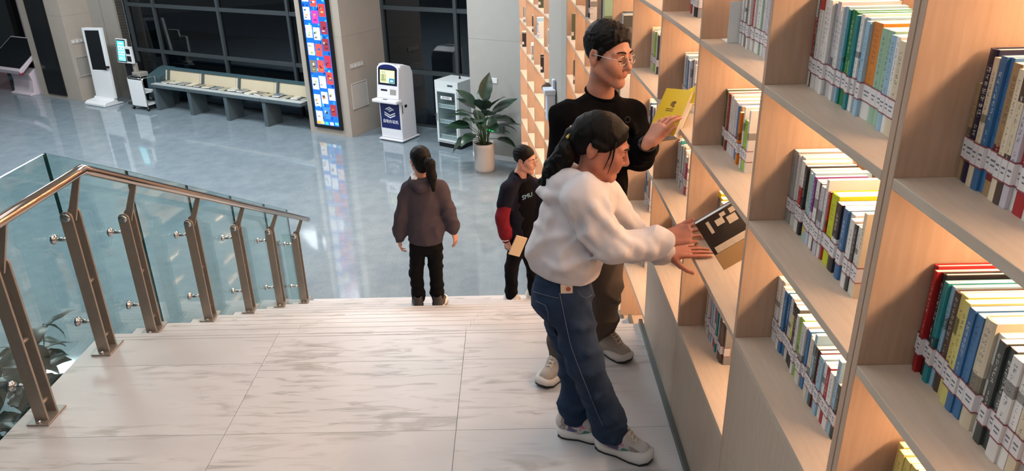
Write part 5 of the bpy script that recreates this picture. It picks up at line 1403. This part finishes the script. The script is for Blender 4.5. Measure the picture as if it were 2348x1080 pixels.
def surf_strip(pts, r, name, m, parent):
    """a thin seam that follows the near side of the jeans"""
    me = je.data; co = np.empty(len(me.vertices)*3); me.vertices.foreach_get('co', co); co = co.reshape(-1, 3)
    res = []
    for px, py in pts:
        a = V3(at(px, py, 2.3)); b = V3(at(px, py, 2.8)); dr_ = unit(b-a); rel = co-a; t = rel @ dr_; ds_ = np.linalg.norm(rel-np.outer(t, dr_), axis=1)
        near = ds_ < .012
        if near.any(): res.append(a+dr_*(t[near].min()-.0004))
    if len(res) > 1: return MB().tube(res, r, 6).build(name, m, parent, smooth=True)
surf_strip([(1283, 672), (1290, 705), (1298, 745), (1308, 790), (1322, 830), (1338, 870), (1354, 910), (1370, 950), (1382, 975)], .0013, 'side_seam', 'denim_seam', je)
surf_strip([(1222, 668), (1240, 674), (1262, 680), (1282, 684)], .0011, 'waist_seam', 'denim_seam', je)
surf_strip([(1325, 668), (1332, 678), (1345, 684), (1358, 676)], .0011, 'pocket_seam', 'denim_seam', je)
surf_strip([(1228, 690), (1250, 700), (1256, 715), (1258, 735)], .0011, 'pocket_seam', 'denim_seam', je)
pp = [V3(at(*q, 2.455)) for q in ((1285, 652), (1313, 651), (1313, 671), (1286, 672))]
e_ = V3(0, -.004, 0)
MB().raw([tuple(p+e_) for p in pp]+[tuple(p+V3(0, .004, 0)) for p in pp], [[3, 2, 1, 0], [4, 5, 6, 7]]+[[i, (i+1) % 4, 4+(i+1) % 4, 4+i] for i in range(4)]).build('belt_patch', 'patch_cream', je)
pc = sum(pp)/4+V3(.006, -.005, 0)
MB().lathe([(.009, 0), (.009, .001)], 12, M=Matrix.Translation(tuple(pc)) @ RX90).build('patch_print', 'patch_brown', je)
def sneaker(heel, toe):
    o = shoe(girl, heel, toe, 0, 'sneaker_grey', 'sneaker_white', 'lace_cream', .100, .088, 'sole_black', 1.35)
    SF, P, r = o_P[o.name]
    def skin(y, z, q, lift):
        ts = np.linspace(.09, .0, 120); pts = P(0, y, z)[None]+r[None]*(q*ts)[:, None]; k = int(np.argmax(SF.val(pts) < 0))
        return pts[k]+r*q*lift
    for nm, m, poly in (('side_panel', 'accent_purple', ((.20, .050), (.34, .048), (.46, .052), (.48, .070), (.36, .066), (.24, .078))),
                        ('side_panel', 'accent_teal', ((.50, .050), (.58, .046), (.66, .048), (.62, .060), (.54, .066))),
                        ('side_panel', 'accent_pink', ((.40, .084), (.50, .076), (.56, .078), (.52, .086), (.44, .094))),
                        ('heel_panel', 'suede_grey', ((.06, .060), (.16, .055), (.20, .085), (.17, .112), (.10, .112))),
                        ('toe_panel', 'suede_grey', ((.66, .052), (.76, .048), (.88, .046), (.84, .060), (.72, .070), (.62, .078)))):
        for q in (1, -1):
            n = len(poly); v = [skin(y, z, q, .0022) for y, z in poly]; w = [p-r*q*.004 for p in v]; c0 = skin(sum(y for y, z in poly)/n, sum(z for y, z in poly)/n, q, .0026)
            MB().raw(v+w+[c0], [[i, (i+1) % n, 2*n] for i in range(n)]+[[i, n+i, n+(i+1) % n, (i+1) % n] for i in range(n)]).build(nm, m, o)
sneaker((.325, 2.580), (.540, 2.452)); sneaker((.165, 2.665), (.385, 2.600))

# ---- woman going down the steps, seen from behind
mat('hoodie_grey', (66, 60, 68), .9, 0, .08, 10, .2, 300, 0, .1); mat('trouser_black', (12, 12, 14), .9, 0, .1, 10, .2, 200, 0, .12); mat('shirt_white', (226, 226, 228), .8); mat('shoe_dark', (44, 40, 40), .6)
YW = 5.99; z0 = -RISE*7
J = dict(neck=at(966, 402, YW), Lsh=at(936, 430, YW), Rsh=at(1008, 430, YW), chest=at(972, 460, YW), waist=at(976, 515, YW), hip=at(977, 550, YW),
         Lel=at(921, 495, YW-.02), Lwr=at(916, 545, YW+.02), Rel=at(1030, 490, YW-.02), Rwr=at(1040, 530, YW+.02),
         Lhip=at(957, 560, YW), Rhip=at(997, 560, YW), Lkn=at(955, 628, YW+.02), Rkn=at(1000, 628, YW+.02), Lan=(-.895, YW, z0+.08), Ran=(-.725, YW, z0+.08))
HW = Head(at(963, 368, YW+.01), (-.42, .90, -.05), (0, 0, 1), 1.0)
hA = hand_surface(V3(J['Lwr']), (-.05, .1, -1), (-.9, -.3, 0), 1, .5, .06, (.4, .2), .95, .005)
hB = hand_surface(V3(J['Rwr']), (.15, .1, -1), (.9, -.35, 0), -1, .35, .06, (.4, .2), .95, .005)
wo = field_mesh('person', [head_surface(HW, J['neck'], .005, True, .045), hA, hB, body_core(J)], 'skin_far')
tag(wo, 'woman with long ponytail walking down the steps in a dark grey hoodie', 'person')
face_bits(HW, wo, female=True)
def w_extra(F, st):
    if st == 0:
        F.ell(HW.p(0, -.06, -.01), np.array((.070, .055, .085))*HW.s, .03, HW.R)
hw = cap_hair(HW, wo, (.084, .104, .092), (0, -.02, .042), ((.085, .085), (.03, -.02)), .005, .001, 120, 4, w_extra)
pt = [HW.p(0, -.10, .02), V3(at(985, 375, YW-.12)), V3(at(990, 405, YW-.13)), V3(at(994, 435, YW-.14))]
F = Field(*limb_box(pt, .1), .006); F.chain(list(zip(pt, (.035, .040, .038, .016))), .03); F.wrinkle(.002, 120, 6, (1, 1, .3))
field_mesh('ponytail', [F.mesh()], 'hair_black', hw, 1)
F = Field(*limb_box([J[k] for k in ('neck', 'Rsh', 'Lsh', 'waist', 'hip', 'Rel', 'Rwr', 'Lel', 'Lwr')], .2), .009)
fy = ((0, 1, 0), 1.4)
F.cone(V3(J['Lsh'])+V3(.02, 0, -.02), V3(J['Rsh'])+V3(-.02, 0, -.02), .068, .068, .03); F.chain([(V3(J['neck'])+V3(0, 0, -.05), .09), (J['chest'], .148), (J['waist'], .158), (V3(J['hip'])+V3(0, 0, .02), .152)], .05, fy)
for q in 'RL': F.cone(V3(J['neck'])+V3(0, 0, -.03), J[q+'sh'], .06, .055, .03)
for q in 'RL': F.chain([(V3(J[q+'sh'])+V3(0, 0, -.02), .068), (J[q+'el'], .062), (V3(J[q+'el'])*.25+V3(J[q+'wr'])*.75, .062), (J[q+'wr'], .042)], .025)
nk = V3(J['neck']); F.chain([(nk+V3(-.075, .02, -.03), .03), (nk+V3(-.05, -.08, -.05), .036), (nk+V3(.0, -.11, -.075), .042), (nk+V3(.06, -.08, -.05), .036), (nk+V3(.08, .02, -.03), .03)], .02)
F.wrinkle(.0042, 28, 13); F.cone(nk, nk+V3(0, 0, .1), .058, .075, .01, None, True); F.plane_cut(V3(J['hip'])+V3(0, 0, -.02), (0, 0, -1))
field_mesh('hoodie', [F.mesh()], 'hoodie_grey', wo, 2)
F = Field(nk-.16, nk+.16, .007); F.chain([(nk+V3(-.055, -.05, -.02), .024), (nk+V3(-.065, .0, .0), .024), (nk+V3(-.02, -.075, -.045), .020)], .02); F.cone(nk+V3(-.055, -.075, -.055), nk+V3(-.05, -.06, -.01), .02, .02, .02)
field_mesh('shirt_collar', [F.mesh()], 'shirt_white', wo, 1)
F = Field(*limb_box([J[k] for k in ('waist', 'hip', 'Rkn', 'Lkn', 'Ran', 'Lan', 'Rhip', 'Lhip')], .2), .009)
trousers(J, F, .128, .078, .062, .054, .05, fy, .015); F.wrinkle(.0036, 40, 9, (.6, .6, 1.3)); F.plane_cut((0, 0, z0+.065), (0, 0, -1))
field_mesh('trousers', [F.mesh()], 'trouser_black', wo, 2)
shoe(wo, (-.885, YW-.085), (-.945, YW+.14), z0, 'shoe_dark', 'sole_white', None, .10); shoe(wo, (-.735, YW-.085), (-.675, YW+.14), z0, 'shoe_dark', 'sole_white', None, .10)

# ---- man with red sleeves further down the steps
mat('navy_cloth', (16, 18, 32), .9, 0, .08, 10, .3, 260, 0, .15); mat('red_sleeve', (106, 22, 34), .85, 0, .1, 12, .3, 260, 0, .15); mat('tee_black', (10, 10, 14), .95, spec=.05); mat('print_blue', (120, 170, 200), .7)
YR = 6.70; z0 = -RISE*9
J = dict(neck=at(1193, 398, YR), Rsh=at(1166, 430, YR-.12), Lsh=at(1226, 425, YR+.12), chest=at(1198, 460, YR), waist=at(1196, 520, YR), hip=at(1194, 553, YR),
         Rel=at(1152, 498, YR-.16), Rwr=at(1160, 548, YR-.14), Lel=at(1246, 490, YR+.14), Lwr=at(1250, 540, YR+.10),
         Rhip=at(1182, 565, YR-.06), Lhip=at(1206, 562, YR+.07), Rkn=at(1172, 618, YR-.06), Lkn=at(1222, 616, YR+.06), Ran=(-.065, YR-.06, z0+.09), Lan=(.165, YR+.0, z0+.09))
HR = Head(at(1204, 367, YR), (.90, -.42, -.10), (0, 0, 1), 1.05)
hA = hand_surface(V3(J['Rwr']), (.25, .0, -.95), (-.6, -.78, -.1), 1, .55, .05, (.4, .3), 1.0, .005)
hB = hand_surface(V3(J['Lwr']), (.2, .1, -1), (.6, .7, 0), -1, .4, .05, (.4, .2), 1.0, .005)
rm = field_mesh('person', [head_surface(HR, J['neck'], .005, False, .055), hA, hB, body_core(J)], 'skin_far')
tag(rm, 'man with red jacket sleeves and glasses walking beside the bookcase', 'person')
face_bits(HR, rm); glasses(HR, rm, 'chrome')
def r_extra(F, st):
    if st == 0: F.ell(HR.p(0, -.02, .07), np.array((.070, .085, .058))*HR.s, .03, HR.R)
    else:
        for q in (-1, 1): F.cone(HR.p(q*.073, .020, .03), HR.p(q*.0745, .014, -.005), .010, .006, .008)
cap_hair(HR, rm, (.0795, .0985, .086), (0, -.018, .043), ((.084, .076), (.016, -.002)), .005, .0014, 180, 5, r_extra)
F = Field(*limb_box([J[k] for k in ('neck', 'Rsh', 'Lsh', 'waist', 'hip')], .2), .009); fr_ = unit((.85, -.5, 0)); fx = (fr_, 1.35)
F.chain([(V3(J['neck'])+V3(0, 0, -.04), .09), (J['chest'], .150), (J['waist'], .150), (V3(J['hip'])+V3(0, 0, .03), .145)], .05, fx); F.wrinkle(.003, 30, 14)
F.cone(V3(J['neck'])+V3(.02, -.01, -.02), V3(J['neck'])+V3(.05, -.03, .08), .055, .072, .01, None, True); F.plane_cut(V3(J['hip'])+V3(0, 0, -.02), (0, 0, -1))
TEE = F; te = field_mesh('tee_shirt', [F.mesh()], 'tee_black', rm, 2)
# jacket body: two open fronts over the tee, with the red sleeves
F = Field(*limb_box([J[k] for k in ('neck', 'Rsh', 'Lsh', 'waist', 'hip')], .24), .009)
F.chain([(V3(J['neck'])+V3(-.03, .02, -.06), .09), (V3(J['chest'])-fr_*.03, .172), (V3(J['waist'])-fr_*.03, .176), (V3(J['hip'])-fr_*.03, .17)], .05, fx)
for q in 'RL': F.cone(V3(J[q+'sh'])+V3(0, 0, -.02), V3(J[q+'sh'])*.45+V3(J[q+'el'])*.55, .076, .074, .03)
for q in 'RL': F.cone(V3(J['neck'])+V3(0, 0, -.04), V3(J[q+'sh'])+V3(0, 0, -.01), .07, .06, .03)
F.cone(V3(J['Lsh'])+fr_*.03+V3(0, 0, -.1), V3(J['hip'])+V3(.19, .02, .06), .07, .075, .03)
F.wrinkle(.004, 28, 15)
for a, b in (((.0, 0), (.06, -.11)),): pass
cutd = fr_; cs = np.cross(fr_, (0, 0, 1))
for t in range(6):
    p = V3(J['chest'])*(1-t/5)+V3(J['hip'])*(t/5)+cutd*.17+cs*.0
    F.cone(p+V3(0, 0, .18), p+V3(0, 0, -.2), .12, .12, .01, None, True)
F.cone(V3(J['neck'])+V3(.0, 0, -.02), V3(J['neck'])+V3(.03, -.03, .1), .066, .09, .01, None, True)
F.plane_cut(V3(J['hip'])+V3(0, 0, -.06), (0, 0, -1))
JKF = F; jk = field_mesh('jacket', [F.mesh()], 'navy_cloth', rm, 2)
for q in 'RL':
    F = Field(*limb_box([J[q+'sh'], J[q+'el'], J[q+'wr']], .14), .008)
    F.chain([(V3(J[q+'sh'])*.34+V3(J[q+'el'])*.66, .066), (J[q+'el'], .070), (V3(J[q+'el'])*.2+V3(J[q+'wr'])*.8, .062), (J[q+'wr'], .045)], .02); F.wrinkle(.004, 34, 16)
    s_ = field_mesh('sleeve', [F.mesh()], 'red_sleeve', jk, 2); s_['label'] = 'red sleeve with white edged cuff'
    cuff(V3(J[q+'wr'])+V3(0, 0, .0), V3(J[q+'wr'])-V3(J[q+'el']), .050, s_ if False else jk, 'shirt_white', .012)
F = Field(*limb_box([J[k] for k in ('waist', 'hip', 'Rkn', 'Lkn', 'Ran', 'Lan', 'Rhip', 'Lhip')], .2), .009)
trousers(J, F, .134, .080, .066, .058, .05, fx, .015); F.wrinkle(.0036, 40, 19, (.6, .6, 1.3)); F.plane_cut((0, 0, z0+.075), (0, 0, -1))
field_mesh('trousers', [F.mesh()], 'trouser_black', rm, 2)
shoe(rm, (-.13, YR-.03), (.09, YR-.14), z0, 'sneaker_white', 'sole_white', 'lace_cream', .11); shoe(rm, (.09, YR+.04), (.33, YR-.06), z0, 'sneaker_white', 'sole_white', 'lace_cream', .11)
# lettering on the tee and the pale stripe on the jacket shoulder
hp = TEE.hit(1207, 449, YR-.5, YR+.3)
if hp is not None:
    fx_ = unit((.55, -.80, .0)); sx = unit(np.cross((0, 0, 1), fx_)); sx = -sx if sx[0] < 0 else sx
    for nm_, tx_, dz in (('shirt_lettering', 'SMU', .0),):
        o_ = hp+fx_*.014+V3(0, 0, dz)
        text(nm_, tx_, .062, 'print_blue', te, Matrix(((sx[0], 0, -fx_[0]*-1, o_[0]), (sx[1], 0, fx_[1], o_[1]), (0, 1, 0, o_[2]), (0, 0, 0, 1))) @ Matrix.Rotation(.12, 4, 'Z'))
sp_ = [JKF.hit(x, y, YR-.6, YR+.3) for x, y in ((1150, 418), (1153, 424), (1158, 427))]
if all(p is not None for p in sp_): MB().tube([p+V3(0, -.004, 0) for p in sp_], .005, 6).build('shoulder_stripe', 'shirt_white', jk, smooth=True)
tb = thing('held_book', 'thin pale tan book held low by the man with red sleeves', 'book', tuple(at(1167, 583, YR-.26)))
tb.rotation_euler = (.05, math.radians(24), math.radians(20))
mat('cover_tan', (206, 184, 150), .5)
MB().box(0, .115, 0, .0015, 0, .20).box(0, .115, .0135, .015, 0, .20).box(-.0015, 0, 0, .015, 0, .20).build('cover', 'cover_tan', tb)
MB().box(.0005, .112, .0016, .0134, .002, .198).build('page_block', 'page_edge', tb)
